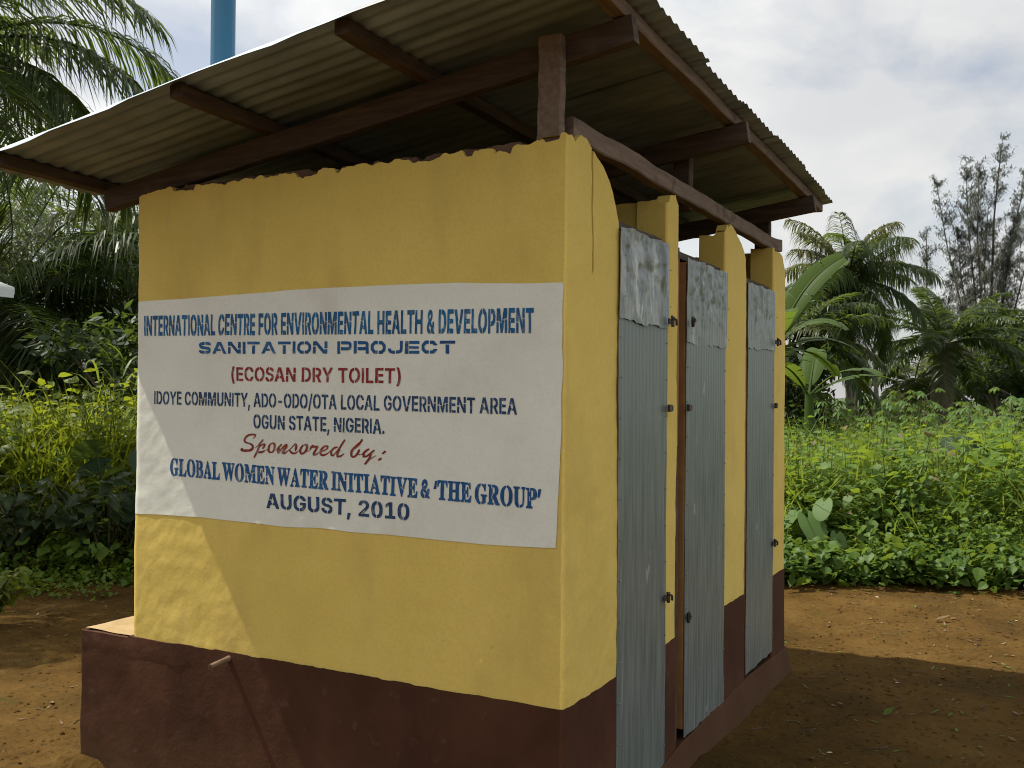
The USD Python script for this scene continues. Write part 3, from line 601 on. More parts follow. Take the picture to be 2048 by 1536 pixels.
for strk in SCR:
    if strk[0][0] > 2950 and strk[0][:2] == (3190, 380): obj('painted_word', mb.get(), 'script_red', PANEL); mb = MB()
    s = np.array(strk, float); n = len(s); tq = np.linspace(0, n - 1, (n - 1) * 6 + 1)
    from scipy.interpolate import PchipInterpolator
    q = np.stack([PchipInterpolator(np.arange(n), s[:, k])(tq) for k in range(3)], 1)
    q[:, 2] = q[:, 2] * 1.3
    sh = union_all([union_all([Point(a[:2]).buffer(a[2] / 2, 6), Point(b[:2]).buffer(b[2] / 2, 6)]).convex_hull for a, b in zip(q[:-1], q[1:])]).simplify(1.5)
    for g in getattr(sh, 'geoms', [sh]):
        v, f = trimesh.creation.triangulate_polygon(g.segmentize(60), engine='earcut')
        ppx, ppy = 475 + v[:, 0] / 12.8, 855 + v[:, 1] / 12.8
        t = (ppx - 484) / 291.0
        x = -1.315 + t * 0.653; z = 1.2765 - 0.011 * t + (905 + 20 * t - ppy) * (0.00183 - 0.00016 * t)
        p = on_wall(np.stack([x, z], 1), 0.0032); nrm = np.cross(p[f[0, 1]] - p[f[0, 0]], p[f[0, 2]] - p[f[0, 0]])
        mb.add(p, f if nrm[1] < 0 else f[:, ::-1])


obj('painted_word', mb.get(), 'script_red', PANEL)

# ------------------------------------------------------------------ roof
def zr(x, y): return 2.690 + 0.143 * x - 0.035 * y


PITCH, AMP = 0.068, 0.0050
ys = [-0.435, 0.13, 0.66, 1.19, 1.72, 2.25, 2.78, 3.12]
for i in range(7):
    y0, y1 = ys[i], ys[i + 1] + 0.055
    if i == 6: y1 = ys[7]
    ny = int((y1 - y0) / PITCH * 8) + 1; yq = np.linspace(y0, y1, ny); nxs = 26
    xq = np.linspace(-2.36 + 0.012 * math.sin(i * 2.3), 0.222 + 0.010 * math.sin(i * 1.7 + 1), nxs)
    Xs, Ys = np.meshgrid(xq, yq, indexing='ij')
    Zs = zr(Xs, Ys) + AMP + AMP * np.sin(2 * np.pi * Ys / PITCH) + 0.0028 * (i % 2) + 0.010 * fb(np.dstack([Xs, Ys * 0.4, 0 * Xs]), 1.7, 90 + i, 3)
    if i == 0:  # dented lip along the near edge
        k = np.clip((y0 + 0.032 - Ys) / 0.032, 0, 1)
        Zs -= k * (0.022 + 0.016 * fb(np.dstack([Xs, 0 * Ys, 0 * Xs]), 5.0, 7, 3)); Ys = Ys + k * (0.02 * fb(np.dstack([Xs, 0 * Ys, 0 * Xs]), 3.0, 9, 3))
    mb = MB().add(np.dstack([Xs, Ys, Zs]).reshape(-1, 3), grid_faces(nxs, ny)); mb.add(np.dstack([Xs, Ys, Zs - 0.0012]).reshape(-1, 3), grid_faces(nxs, ny, True))
    obj('roof_sheet', mb.get(), 'roof_zinc', B, smooth=True)
for j, x in enumerate((-2.19, -1.26, -0.57, 0.135)):
    w, h = 0.055, 0.046
    a0 = (x, -0.388, zr(x, -0.388) - h / 2 + 0.002); a1 = (x, 3.08, zr(x, 3.08) - h / 2 + 0.002)
    obj('purlin', beam(a0, a1, w, h, seed=200 + j, n=30, rough=0.006), 'wood_purlin' if j < 3 else 'wood_grey', B, smooth=35)
RAF = ((0.088, -2.15, 0.185), (1.285, -2.05, 0.215), (2.68, -2.08, 0.20))
for j, (y, xa, xb) in enumerate(RAF):
    h = 0.088; f = lambda x: zr(x, y) - 0.046 - h / 2
    obj('rafter', beam((xa, y, f(xa)), (xb, y, f(xb)), 0.045, h, seed=210 + j, n=24), 'wood_rafter', B, smooth=35)
obj('post', beam((-0.082, 0.044, 2.25), (-0.078, 0.044, zr(-0.08, 0) - 0.05), 0.036, 0.082, upv=(1, 0, 0), seed=220), 'wood_grey', B, smooth=35)
obj('post', beam((-0.092, 1.37, 2.30), (-0.092, 1.37, zr(-0.09, 1.4) - 0.09), 0.05, 0.075, upv=(1, 0, 0), seed=221), 'wood_red', B, smooth=35)
obj('post', beam((-0.092, 2.745, 2.28), (-0.092, 2.745, zr(-0.09, 2.7) - 0.08), 0.05, 0.085, upv=(1, 0, 0), seed=222), 'wood_red', B, smooth=35)
obj('post', beam((-1.80, 2.745, 2.15), (-1.80, 2.745, zr(-1.8, 2.7) - 0.08), 0.05, 0.075, upv=(1, 0, 0), seed=223), 'wood_red', B, smooth=35)
obj('wall_plate', beam((-0.052, 0.10, 2.352), (-0.040, 2.86, 2.345), 0.052, 0.068, seed=230, n=40, rough=0.010), 'wood_grey', B, smooth=35)
# low brace crossing inside under the roof
obj('brace', beam((-1.75, 1.5, 2.27), (-0.10, 0.16, 2.335), 0.045, 0.06, seed=231), 'wood_red', B, smooth=35)

# ------------------------------------------------------------------ doors
def door_sheet(y0, y1, z0, z1, x, seed, crumple, jag_top=0, jag_bot=0, lean=0.0):
    ny, nzz = 90, 70
    g1 = ragged(seed, 0.006 * jag_bot); g2 = ragged(seed + 1, 0.006 * jag_top)
    yq = np.linspace(y0, y1, ny); T = np.linspace(0, 1, nzz)
    b = np.array([z0 + g1(v) for v in yq]); t = np.array([z1 + g2(v) for v in yq])
    Z = b[:, None] + (t - b)[:, None] * T[None]; Y = yq[:, None] + 0 * Z
    el = 0.004 * (meshkit.noise(np.dstack([Z * 12, 0 * Z, 0 * Z + seed]), seed) - .5)
    Y = Y + el * np.where(np.arange(ny)[:, None] < 3, 1, 0) + el[:, ::-1] * np.where(np.arange(ny)[:, None] > ny - 4, 1, 0)
    P = np.dstack([0 * Y, Y, Z])
    Xd = x + 0.0008 * np.sin(2 * np.pi * Y / 0.036) + 0.010 * fb(P, 3.0, seed, 3) * (0.5 + crumple)
    if crumple: Xd = Xd + crumple * (0.055 * np.abs(fb(P * np.array([1, 19, 5.5]), 1.0, seed + 7, 3)) + 0.022 * fb(P, 20, seed + 8, 3)) * np.clip((Z - z0 - 0.02) / 0.2, 0, 1) * np.clip((Y - y0) / 0.06, 0.15, 1) * np.clip((y1 - Y) / 0.06, 0.15, 1)
    Y = Y + lean * (Z - z0)
    F = np.dstack([Xd, Y, Z]); mb = MB().add(F.reshape(-1, 3), grid_faces(ny, nzz)); K = F.copy(); K[..., 0] -= 0.003; mb.add(K.reshape(-1, 3), grid_faces(ny, nzz, True))
    for e, fl in ((0, True), (ny - 1, False)):
        mb.add(np.stack([F[e], K[e]]).reshape(-1, 3), grid_faces(2, nzz, fl))
    for e, fl in ((0, False), (nzz - 1, True)):
        mb.add(np.stack([F[:, e], K[:, e]]).reshape(-1, 3), grid_faces(2, ny, fl))
    return mb.get()


def hinge(y, z, s, x=0.012):
    """A bent strap hinge: two leaves, a knuckle and a curled tail. s = +1: knuckle towards +y."""
    a = MB()
    a.tm(cbox((x, y - 0.035 if s > 0 else y, z - 0.011), (x + 0.006, y if s > 0 else y + 0.035, z + 0.011), 0.001))
    a.add(*tube([(x + 0.008, y, z - 0.020), (x + 0.008, y, z + 0.020)], 0.007, 8))
    a.add(*tube([(x + 0.006, y - s * 0.012, z + 0.02), (x + 0.020, y + s * 0.006, z + 0.006), (x + 0.016, y + s * 0.020, z - 0.012)], 0.005, 6))
    return a.get()


def bolt(y, z, x=0.014):
    a = MB(); a.tm(cbox((x, y - 0.018, z - 0.014), (x + 0.014, y + 0.006, z + 0.014), 0.002)); a.tm(cbox((x + 0.002, y + 0.006, z - 0.011), (x + 0.010, y + 0.026, z - 0.006), 0.001)); a.tm(cbox((x + 0.002, y + 0.006, z + 0.006), (x + 0.010, y + 0.026, z + 0.011), 0.001)); a.tm(cbox((x + 0.002, y + 0.022, z - 0.011), (x + 0.010, y + 0.028, z + 0.011), 0.001))
    return a.get()


DOORS = [  # y0, y1, z0, z1, seam, hinge side (+1 right), hinge heights, lean
    (0.418, 0.906, 0.062, 2.078, 1.765, +1, (1.785, 0.725), 0.0),
    (1.140, 1.694, 0.116, 2.056, 1.72, -1, (1.80, 0.60), 0.0),
    (2.072, 2.598, 0.142, 2.056, 1.745, +1, (1.79, 0.72), 0.006)]
for k, (y0, y1, z0, z1, seam, hs, hz, lean) in enumerate(DOORS):
    lab = ['corrugated zinc door nearest the sign wall', 'corrugated zinc middle door', 'corrugated zinc farthest door'][k]
    D = f'{B}/' + ['door', 'door_001', 'door_002'][k]
    UsdGeom.Xform.Define(stage, D); tag(stage.GetPrimAtPath(D), lab)
    obj('door_sheet', door_sheet(y0, y1, z0, seam + 0.03, 0.006, 300 + 10 * k, 0.0, 0.3, 0.6, lean), 'door_zinc', D, smooth=30)
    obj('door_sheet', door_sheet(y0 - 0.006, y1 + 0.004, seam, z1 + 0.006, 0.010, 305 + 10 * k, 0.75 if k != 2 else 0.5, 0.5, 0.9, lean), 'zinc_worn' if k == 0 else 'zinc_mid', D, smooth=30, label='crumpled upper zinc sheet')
    for yy_ in (y0 + 0.012, y1 - 0.012):
        obj('door_stile', beam((-0.022, yy_, z0 + 0.03), (-0.022, yy_, z1 - 0.01), 0.040, 0.022, upv=(0, 1, 0), seed=330 + k, n=8, rough=0.002), 'wood_orange', D, smooth=35)
    for z in hz: obj('hinge', hinge(y1 - 0.006 if hs > 0 else y0 + 0.006, z, hs, 0.022 if z > 1.5 else 0.012), 'iron', D, smooth=30)
    obj('bolt', bolt(y1 - 0.002 if hs > 0 else y0 - 0.004, 1.452), 'iron', D, smooth=30)
    # nails along the edges
    nb = MB()
    for z in np.arange(z0 + 0.1, z1 - 0.05, 0.14):
        for yy_ in (y0 + 0.012, y1 - 0.012): nb.tm(trimesh.creation.icosphere(1, 0.003).apply_translation((0.010 if z < seam else 0.024, yy_ + 0.003 * math.sin(z * 37), z)))
    p = obj('nails', nb.get(), 'iron_bright', D, smooth=True); tag(stage.GetPrimAtPath(p), kind='stuff')
    obj('lintel', beam((-0.052, y0 - 0.03, z1 + 0.020), (-0.052, y1 + 0.03, z1 + 0.016), 0.06, 0.030, seed=340 + k, n=10), 'wood_red', B, smooth=35)
obj('door_frame', beam((-0.040, 1.085, 0.10), (-0.040, 1.085, 2.10), 0.05, 0.05, upv=(0, 1, 0), seed=350, n=16), 'wood_red', B, smooth=35)
obj('door_frame', beam((-0.010, 2.066, 0.56), (-0.010, 2.064, 1.80), 0.018, 0.012, upv=(0, 1, 0), seed=351, n=12, rough=0.002), 'wood_orange', B, smooth=35)
obj('door_frame', beam((-0.012, 1.057, 1.30), (-0.012, 1.057, 2.05), 0.020, 0.012, upv=(0, 1, 0), seed=352, n=12, rough=0.002), 'wood_orange', B, smooth=35)

# ------------------------------------------------------------------ pipes
vp = MB(); zz = np.linspace(0.50, 4.3, 24)
a = np.linspace(0, 2 * np.pi, 33)
def ring(r, z): return np.stack([-2.045 + r * np.cos(a), 0.62 + r * np.sin(a), np.full(33, z)], 1)
V = [ring(0.055, z) for z in zz] + [ring(0.050, 4.3)] + [ring(0.050, 3.9)]
vp.add(np.array(V).reshape(-1, 3), grid_faces(len(V), 33, True))
obj('vent_pipe', vp.get(), 'blue_pvc', B, smooth=40)
def hollow(p0, p1, r0, r1, k=14):
    p0, p1 = np.array(p0, float), np.array(p1, float); d = p1 - p0
    return tube([p0, p0 + d * .5, p1, p1, p1 - d * 0.4], [r0, r0, r0, r1, r1], k, cap=False)
obj('drain_pipe', hollow((-1.362, 0.03, 0.517), (-1.368, -0.092, 0.501), 0.0115, 0.0085), 'rusty_pipe', B, smooth=40)

# ------------------------------------------------------------------ foliage builders
def leaf_strip(p, d, side, nrm, L, W, bend=0.25, shape=(0.0, 0.75, 1.0, 0.62, 0.0), fold=0.12):
    """One leaf blade: a keeled strip from p along d, width profile shape, bending towards -nrm."""
    k = len(shape); t = np.linspace(0, 1, k)
    c = p + d * (L * t)[:, None] - nrm * (bend * L * t ** 2)[:, None]
    w = np.array(shape) * W / 2
    l = c - side * w[:, None] + nrm * (fold * w)[:, None]; r = c + side * w[:, None] + nrm * (fold * w)[:, None]
    v = np.stack([l, c, r], 1).reshape(-1, 3)
    f = []
    for i in range(k - 1):
        a_ = 3 * i
        for j in (0, 1):
            f += [[a_ + j, a_ + j + 1, a_ + j + 4], [a_ + j, a_ + j + 4, a_ + j + 3]]
    return v, np.array(f)


def basis(az, el, roll=0.0):
    d = np.array([math.cos(az) * math.cos(el), math.sin(az) * math.cos(el), math.sin(el)])
    s = np.array([-math.sin(az), math.cos(az), 0.0]); n = np.cross(d, s); n = n if n[2] >= 0 else -n
    c, q = math.cos(roll), math.sin(roll)
    return d, c * s + q * n, -q * s + c * n


def frond(base, az, el, L, droop, nl, ll, rng, hang=0.5, width=0.028, twist=0.0, rad=0.022):
    """A feather-shaped palm leaf: arching rachis with two rows of drooping leaflets."""
    n = 22; s = np.linspace(0, 1, n)
    e = el - droop * s ** 1.25; A = az + twist * s ** 2
    d = np.stack([np.cos(A) * np.cos(e), np.sin(A) * np.cos(e), np.sin(e)], 1)
    P = base + np.vstack([np.zeros(3), np.cumsum((d[1:] + d[:-1]) / 2, 0) * L / (n - 1)])
    mb = MB().add(*tube(P[::2], np.linspace(rad, 0.005, len(P[::2])), 5))
    V, F = [], []; q = 0
    for i in range(nl):
        t = 0.12 + 0.88 * (i + rng.random() * 0.6) / nl
        x = min(t, 0.999) * (n - 1); k = int(x); f_ = x - k
        p = P[k] * (1 - f_) + P[k + 1] * f_; tg = d[k] * (1 - f_) + d[k + 1] * f_
        sd = np.cross(tg, [0, 0, 1.0]); sd /= np.linalg.norm(sd) + 1e-9; un = np.cross(sd, tg)
        env = math.sin(math.pi * min(1, 0.12 + 0.80 * t)) ** 0.6
        for sg in (-1, 1):
            l = ll * env * (0.85 + 0.3 * rng.random()); a_ = 0.55 + 0.35 * t + 0.15 * rng.normal()
            dr = sg * sd * math.cos(a_ * 0.8) + tg * math.sin(a_ * 0.8) + un * (0.35 * rng.random() - 0.08); dr /= np.linalg.norm(dr)
            g = hang * (0.7 + 0.6 * rng.random())
            m1 = p + dr * l * 0.38 - np.array([0, 0, 1]) * l * 0.08 * g; m2 = p + dr * l * 0.72 - np.array([0, 0, 1]) * l * 0.36 * g; ti = p + dr * l * 0.92 - np.array([0, 0, 1]) * l * 0.80 * g
            wv = np.cross(dr, [0, 0, 1.0]); wv /= np.linalg.norm(wv) + 1e-9; wv = wv * 0.75 + un * 0.5 * (1 if rng.random() > .5 else -1) * rng.random(); w = width * (0.8 + 0.4 * rng.random())
            V += [p - wv * w * .25, p + wv * w * .25, m1 - wv * w * .5, m1 + wv * w * .5, m2 - wv * w * .4, m2 + wv * w * .4, ti]
            F += [[q, q + 1, q + 3], [q, q + 3, q + 2], [q + 2, q + 3, q + 5], [q + 2, q + 5, q + 4], [q + 4, q + 5, q + 6]]; q += 7
    mb.add(np.array(V), np.array(F))
    return mb.get()


def palm(name, label, crown, ground, n, L, ll, seed, m='palm_leaf', trunk_r=0.16, el0=(1.25, -0.5), droop=(0.9, 1.5), hang=0.6, nl=58, group=None, m2=None, azs=None, width=0.03, barkm='bark'):
    rng = np.random.default_rng(seed); crown = np.array(crown, float)
    T = thing(name, label, 'palm tree', (crown[0], crown[1], ground), group)
    pts = [np.array([crown[0] + 0.25 * (1 - t) * math.sin(seed), crown[1] + 0.2 * (1 - t), ground + t * (crown[2] - ground)]) for t in np.linspace(0, 1, 14)]
    rr = [trunk_r * (1.25 - 0.3 * t) * (1 + 0.10 * math.sin(40 * t)) for t in np.linspace(0, 1, 14)]
    obj('trunk', tube(pts, rr, 12), barkm, T, smooth=True)
    for i in range(n):
        t = i / max(1, n - 1); el = el0[0] + (el0[1] - el0[0]) * t + rng.normal(0, 0.08)
        az = i * 2.39996 + rng.normal(0, 0.2) if azs is None else azs[i]
        obj('frond', frond(crown + np.array([math.cos(az), math.sin(az), 0]) * trunk_r * 0.6, az, el, L * (0.85 + 0.25 * rng.random()), droop[0] + (droop[1] - droop[0]) * rng.random(), nl, ll, rng, hang, width), (m2 if m2 and rng.random() < 0.3 else m), T)
    return T


def banana_leaf(base, az, el, L, W, droop, rng, tear=0.6, roll=0.0):
    n = 30; s = np.linspace(0, 1, n); e = el - droop * s ** 1.5
    d = np.stack([np.cos(az) * np.cos(e), np.sin(az) * np.cos(e), np.sin(e)], 1)
    P = base + np.vstack([np.zeros(3), np.cumsum((d[1:] + d[:-1]) / 2, 0) * L / (n - 1)])
    mb = MB().add(*tube(P[::2], np.linspace(0.022, 0.005, len(P[::2])), 6))
    sd0 = np.array([-math.sin(az), math.cos(az), 0.0]); un0 = np.cross(d, sd0); un0 = np.where(un0[:, 2:] < 0, -un0, un0)
    SD = math.cos(roll) * sd0 + math.sin(roll) * un0
    wprof = W / 2 * np.clip(np.sin(np.pi * np.clip((s - 0.16) / 0.86, 0, 1)), 0, 1) ** 0.45
    for sg in (-1, 1):
        i = 5
        while i < n - 2:
            j = min(n - 2, i + (int(rng.integers(1, 4)) if rng.random() < tear else int(rng.integers(3, 7))))
            dr = 0.25 + 0.7 * rng.random() * tear
            rows = []
            for k in range(i, j + 1):
                sd = SD[k]; u = np.cross(sd, d[k]); u = u if u @ un0[k] * math.cos(roll) - (u @ sd0) * math.sin(roll) > 0 else -u
                w = wprof[k]; q = []
                for a_ in (0, .35, .7, 1.0):
                    q.append(P[k] + sg * sd * w * a_ * (1 - 0.1 * dr * a_) + d[k] * w * 0.25 * a_ + u * w * (0.22 * a_ - 0.45 * dr * a_ ** 2))
                rows.append(q)
            rows = np.array(rows)
            sh = 0.12 * (rows[-1] - rows[0]) * np.linspace(0, 1, 4)[:, None] if rng.random() < tear else 0
            rows[-1] = rows[-1] - sh
            mb.add(rows.reshape(-1, 3), grid_faces(len(rows), 4, sg < 0)); i = j
    return mb.get()


def blob_leaves(rng, centres, radii, n, size, squash=0.8):
    """Leaf-sized blades spread through lumpy clumps of a crown (denser towards the outside)."""
    V, F = [], []; q = 0; w = np.array(radii) ** 2; w = w / w.sum()
    for c in rng.choice(len(centres), n, p=w):
        v = rng.normal(size=3); v /= np.linalg.norm(v); r = radii[c] * rng.random() ** 0.45
        p = centres[c] + v * r * np.array([1, 1, squash])
        az = rng.random() * 6.283; el = rng.normal(-0.3, 0.6); L = size * (0.6 + 0.8 * rng.random())
        d, s, nn = basis(az, el, rng.normal(0, 0.6)); W = L * 0.42
        V += [p, p + d * L * .5 - s * W * .5, p + d * L * .5 + s * W * .5, p + d * L]
        F += [[q, q + 1, q + 2], [q + 1, q + 3, q + 2]]; q += 4
    return np.array(V), np.array(F)


def bush_tree(name, label, cat, base, h, r, n, size, seed, m='dark_leaf', k=12, group=None, trunk=0.09):
    rng = np.random.default_rng(seed); base = np.array(base, float); T = thing(name, label, cat, base, group)
    cs = [base + np.array([rng.normal(0, r * .55), rng.normal(0, r * .55), h * (0.35 + 0.6 * rng.random())]) for _ in range(k)]
    obj('trunk', tube([base, base + (0.05, 0, h * .3), base + (0, 0.08, h * .75)], [trunk, trunk * .8, trunk * .35], 8), 'bark', T, smooth=True)
    br = MB()
    for c in cs[:8]: br.add(*tube([base + (0, 0, h * .25), (base + (0, 0, h * .3) + c) / 2 + (0, 0, .1), c], [trunk * .5, trunk * .3, trunk * .1], 5))
    obj('branches', br.get(), 'bark', T)
    obj('crown', blob_leaves(rng, cs, [r * (0.35 + 0.3 * rng.random()) for _ in cs], n, size), m, T)
    return T


# ------------------------------------------------------------------ weeds (stuff): prototypes and scatter
def proto_herb(rng, h, nleaf, L, W):
    mb = MB(); lean = rng.normal(0, 0.08, 2)
    top = np.array([lean[0] * h * 2, lean[1] * h * 2, h]); mb.add(*tube([(0, 0, 0), top * .5 + (0.01, 0, 0), top], [0.006, 0.005, 0.002], 4))
    for i in range(nleaf):
        t = 0.12 + 0.88 * (i + rng.random()) / nleaf; p = top * t; az = i * 2.4 + rng.normal(0, .5); el = rng.normal(0.25, 0.35)
        d, s, n = basis(az, el, rng.normal(0, .35)); l = L * (0.6 + 0.7 * rng.random()); pt2 = p + d * l * .5
        mb.add(*leaf_strip(pt2, d, s, n, l, W * l / L, 0.25 + 0.2 * rng.random(), (0.05, .9, 1, .55, 0)))
    return mb.get()


def proto_creeper(rng, r, nleaf, L):
    mb = MB()
    for i in range(nleaf):
        a_ = rng.random() * 6.283; q = r * math.sqrt(rng.random()); p = np.array([q * math.cos(a_), q * math.sin(a_), 0.04 + 0.26 * rng.random()])
        d, s, n = basis(rng.random() * 6.283, rng.normal(-0.1, 0.4), rng.normal(0, .4)); l = L * (0.55 + 0.8 * rng.random())
        mb.add(*leaf_strip(p, d, s, n, l, l * 0.85, 0.25, (0.35, 1, .92, .5, 0)))
    return mb.get()


def proto_grass(rng, n, h, w):
    mb = MB()
    for i in range(n):
        az = rng.random() * 6.283; p = np.array([rng.normal(0, .06), rng.normal(0, .06), 0]); L = h * (0.5 + 0.6 * rng.random()); el = 1.35 - 0.5 * rng.random(); dr = 0.6 + 1.5 * rng.random()
        k = 6; s = np.linspace(0, 1, k); e = el - dr * s ** 1.6
        d = np.stack([np.cos(az) * np.cos(e), np.sin(az) * np.cos(e), np.sin(e)], 1); P = p + np.vstack([np.zeros(3), np.cumsum(d[:-1], 0) * L / (k - 1)])
        sd = np.array([-math.sin(az), math.cos(az), 0]); ww = w * np.array([.6, 1, 1, .8, .5, .02]) / 2
        mb.add(np.stack([P - sd * ww[:, None], P + sd * ww[:, None]], 1).reshape(-1, 3), grid_faces(k, 2))
    return mb.get()


def scatter(name, protos, mats, pos, idx, scale, yaw, tilt=0.12, seed=0, label=None, cat=None):
    rng = np.random.default_rng(seed); p = numbered('/World', name)
    pi = UsdGeom.PointInstancer.Define(stage, p)
    paths = []
    for i, (pm, m) in enumerate(zip(protos, mats)):
        q = f'{p}/prototypes/plant_{i:03d}' if i else f'{p}/prototypes/plant'
        if i == 0: UsdGeom.Scope.Define(stage, f'{p}/prototypes')
        usdkit.mesh(stage, q, pm, MAT[m], False); paths.append(q)
    pi.CreatePrototypesRel().SetTargets(paths)
    pi.CreatePositionsAttr(Vt.Vec3fArray.FromNumpy(np.asarray(pos, np.float32))); pi.CreateProtoIndicesAttr(Vt.IntArray.FromNumpy(np.asarray(idx, np.int32)))
    n = len(pos); sc = np.asarray(scale, np.float32); sc = np.stack([sc] * 3, 1) if sc.ndim == 1 else sc
    pi.CreateScalesAttr(Vt.Vec3fArray.FromNumpy(sc))
    q = []
    for y, tx, ty in zip(yaw, rng.normal(0, tilt, n), rng.normal(0, tilt, n)):
        R_ = (Gf.Rotation(Gf.Vec3d(1, 0, 0), math.degrees(tx)) * Gf.Rotation(Gf.Vec3d(0, 1, 0), math.degrees(ty)) * Gf.Rotation(Gf.Vec3d(0, 0, 1), math.degrees(y))).GetQuat()
        q.append(Gf.Quath(R_.GetReal(), *R_.GetImaginary()))
    pi.CreateOrientationsAttr(q)
    tag(pi.GetPrim(), label, cat, None, 'stuff')
    return p


EDGE = np.array([(-13, -5.0), (-10, -1.2), (-8, 1.0), (-6.45, 2.35), (-5.1, 3.15), (-3, 4.5), (-1.6, 5.15), (-0.6, 5.55), (0.3, 6.05), (1.15, 6.45), (2.6, 7.0), (5, 7.8), (9, 8.6), (14, 9.4)])


def beyond(x, y):
    """Distance beyond the clearing's edge (positive inside the bush)."""
    ye = np.interp(x, EDGE[:, 0], EDGE[:, 1])
    sl = np.gradient(EDGE[:, 1], EDGE[:, 0]); s = np.interp(x, EDGE[:, 0], sl)
    return (y - ye) / np.sqrt(1 + s ** 2)


R = np.random.default_rng(42)
herbs = [proto_herb(R, 0.85, 22, 0.085, 0.042), proto_herb(R, 1.0, 26, 0.07, 0.045), proto_herb(R, 0.7, 18, 0.10, 0.058), proto_herb(R, 0.9, 26, 0.075, 0.030)]
creep = [proto_creeper(R, 0.22, 34, 0.060), proto_creeper(R, 0.25, 28, 0.078), proto_creeper(R, 0.2, 34, 0.048)]
grass = [proto_grass(R, 30, 1.05, 0.010), proto_grass(R, 34, 0.85, 0.009), proto_grass(R, 26, 1.15, 0.012)]


def rand_field(n, x0, x1, y0, y1, d0, d1, rng):
    x = rng.uniform(x0, x1, n * 6); y = rng.uniform(y0, y1, n * 6); d = beyond(x, y) + 0.75 * (meshkit.noise(np.c_[x * 1.3, y * 1.3, 0 * x], 3) - .5)
    k = (d > d0) & (d < d1); x, y, d = x[k][:n], y[k][:n], d[k][:n]
    return x, y, d


def hprof(x, d):
    """Height of the thicket over the distance beyond its edge; taller on the left."""
    hm = np.interp(x, [-9, -5.5, -3.5, -1.5, 2], [1.45, 1.40, 1.15, 1.0, 1.0])
    return np.clip(0.26 + 0.95 * d, 0.18, hm) * (0.72 + 0.56 * float(meshkit.noise(np.array([[x * 1.9, d * 1.9, 0.3]]), 17)[0]))


pos, idx, sc, yw_ = [], [], [], []
dead = [proto_grass(R, 7, 0.95, 0.009), proto_herb(R, 0.8, 7, 0.07, 0.03)]
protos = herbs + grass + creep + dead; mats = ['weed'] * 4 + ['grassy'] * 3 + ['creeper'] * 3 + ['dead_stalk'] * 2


def put(x, y, d, kinds, base_h, rng, spread=0.25):
    for a_, b_, c_ in zip(x, y, d):
        k = int(rng.choice(kinds)); h = hprof(a_, c_)
        s = (h / base_h.get(k, 0.8)) * (1 - spread + 2 * spread * rng.random()) if k < 7 or k > 9 else 0.85 + 0.5 * rng.random()
        z = 0.0 if k < 7 or k > 9 else max(0, (h - 0.42) * rng.random())
        pos.append((a_, b_, z - 0.02)); idx.append(k); sc.append(float(np.clip(s, 0.18, 1.7))); yw_.append(rng.random() * 6.283)


bh = {0: .9, 1: 1.05, 2: .78, 3: .95, 4: .85, 5: .7, 6: .95}
x, y, d = rand_field(3700, -4.6, 6, 4, 12, -0.05, 3.2, R); put(x, y, d, [0, 1, 2, 3, 0, 1, 2, 3, 0, 1, 2, 2, 0, 5, 4, 6, 10, 11], bh, R)
x, y, d = rand_field(900, -3.5, 4, 4.2, 9, -0.22, 1.0, R); put(x, y, d, [7, 8, 9], bh, R)
x, y, d = rand_field(2600, -7, 6, 7, 19, 3.0, 12, R); put(x, y, d, [0, 1, 3, 2, 0, 4, 5, 6], bh, R)
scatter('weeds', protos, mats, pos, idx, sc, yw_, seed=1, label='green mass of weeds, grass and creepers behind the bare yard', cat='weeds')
pos, idx, sc, yw_ = [], [], [], []
x, y, d = rand_field(2900, -11, -4.4, -1, 9, 0.0, 3.5, R); put(x, y, d, [0, 1, 2, 3, 0, 2, 5, 4, 6, 10], bh, R)
x, y, d = rand_field(900, -10, -4.4, 0, 8, -0.05, 1.4, R); put(x, y, d, [7, 8, 9], bh, R)
xl = R.uniform(-6.6, -4.3, 420); yl = R.uniform(1.5, 3.6, 420); kl = (beyond(xl, yl) < 0.1) & (beyond(xl, yl) > -1.15 + 0.9 * R.random(420))
for a_, b_ in zip(xl[kl], yl[kl]):
    k = int(R.choice([0, 2, 5, 7, 8, 9, 7, 9])); pos.append((a_, b_, -0.04)); idx.append(k); sc.append(float(R.uniform(0.15, 0.38)) if k < 7 else float(R.uniform(0.35, 0.7))); yw_.append(R.random() * 6.283)
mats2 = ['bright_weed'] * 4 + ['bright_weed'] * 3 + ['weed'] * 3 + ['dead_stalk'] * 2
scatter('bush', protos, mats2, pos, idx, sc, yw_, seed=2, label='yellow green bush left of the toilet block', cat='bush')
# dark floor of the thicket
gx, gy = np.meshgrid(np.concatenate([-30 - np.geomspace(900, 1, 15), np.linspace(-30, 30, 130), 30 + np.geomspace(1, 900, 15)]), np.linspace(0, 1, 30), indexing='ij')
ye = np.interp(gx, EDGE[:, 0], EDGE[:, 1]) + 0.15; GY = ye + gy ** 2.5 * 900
obj('field', (np.dstack([gx, GY, 0 * gx + 0.035]).reshape(-1, 3), grid_faces(160, 30)), 'field', kind='structure')

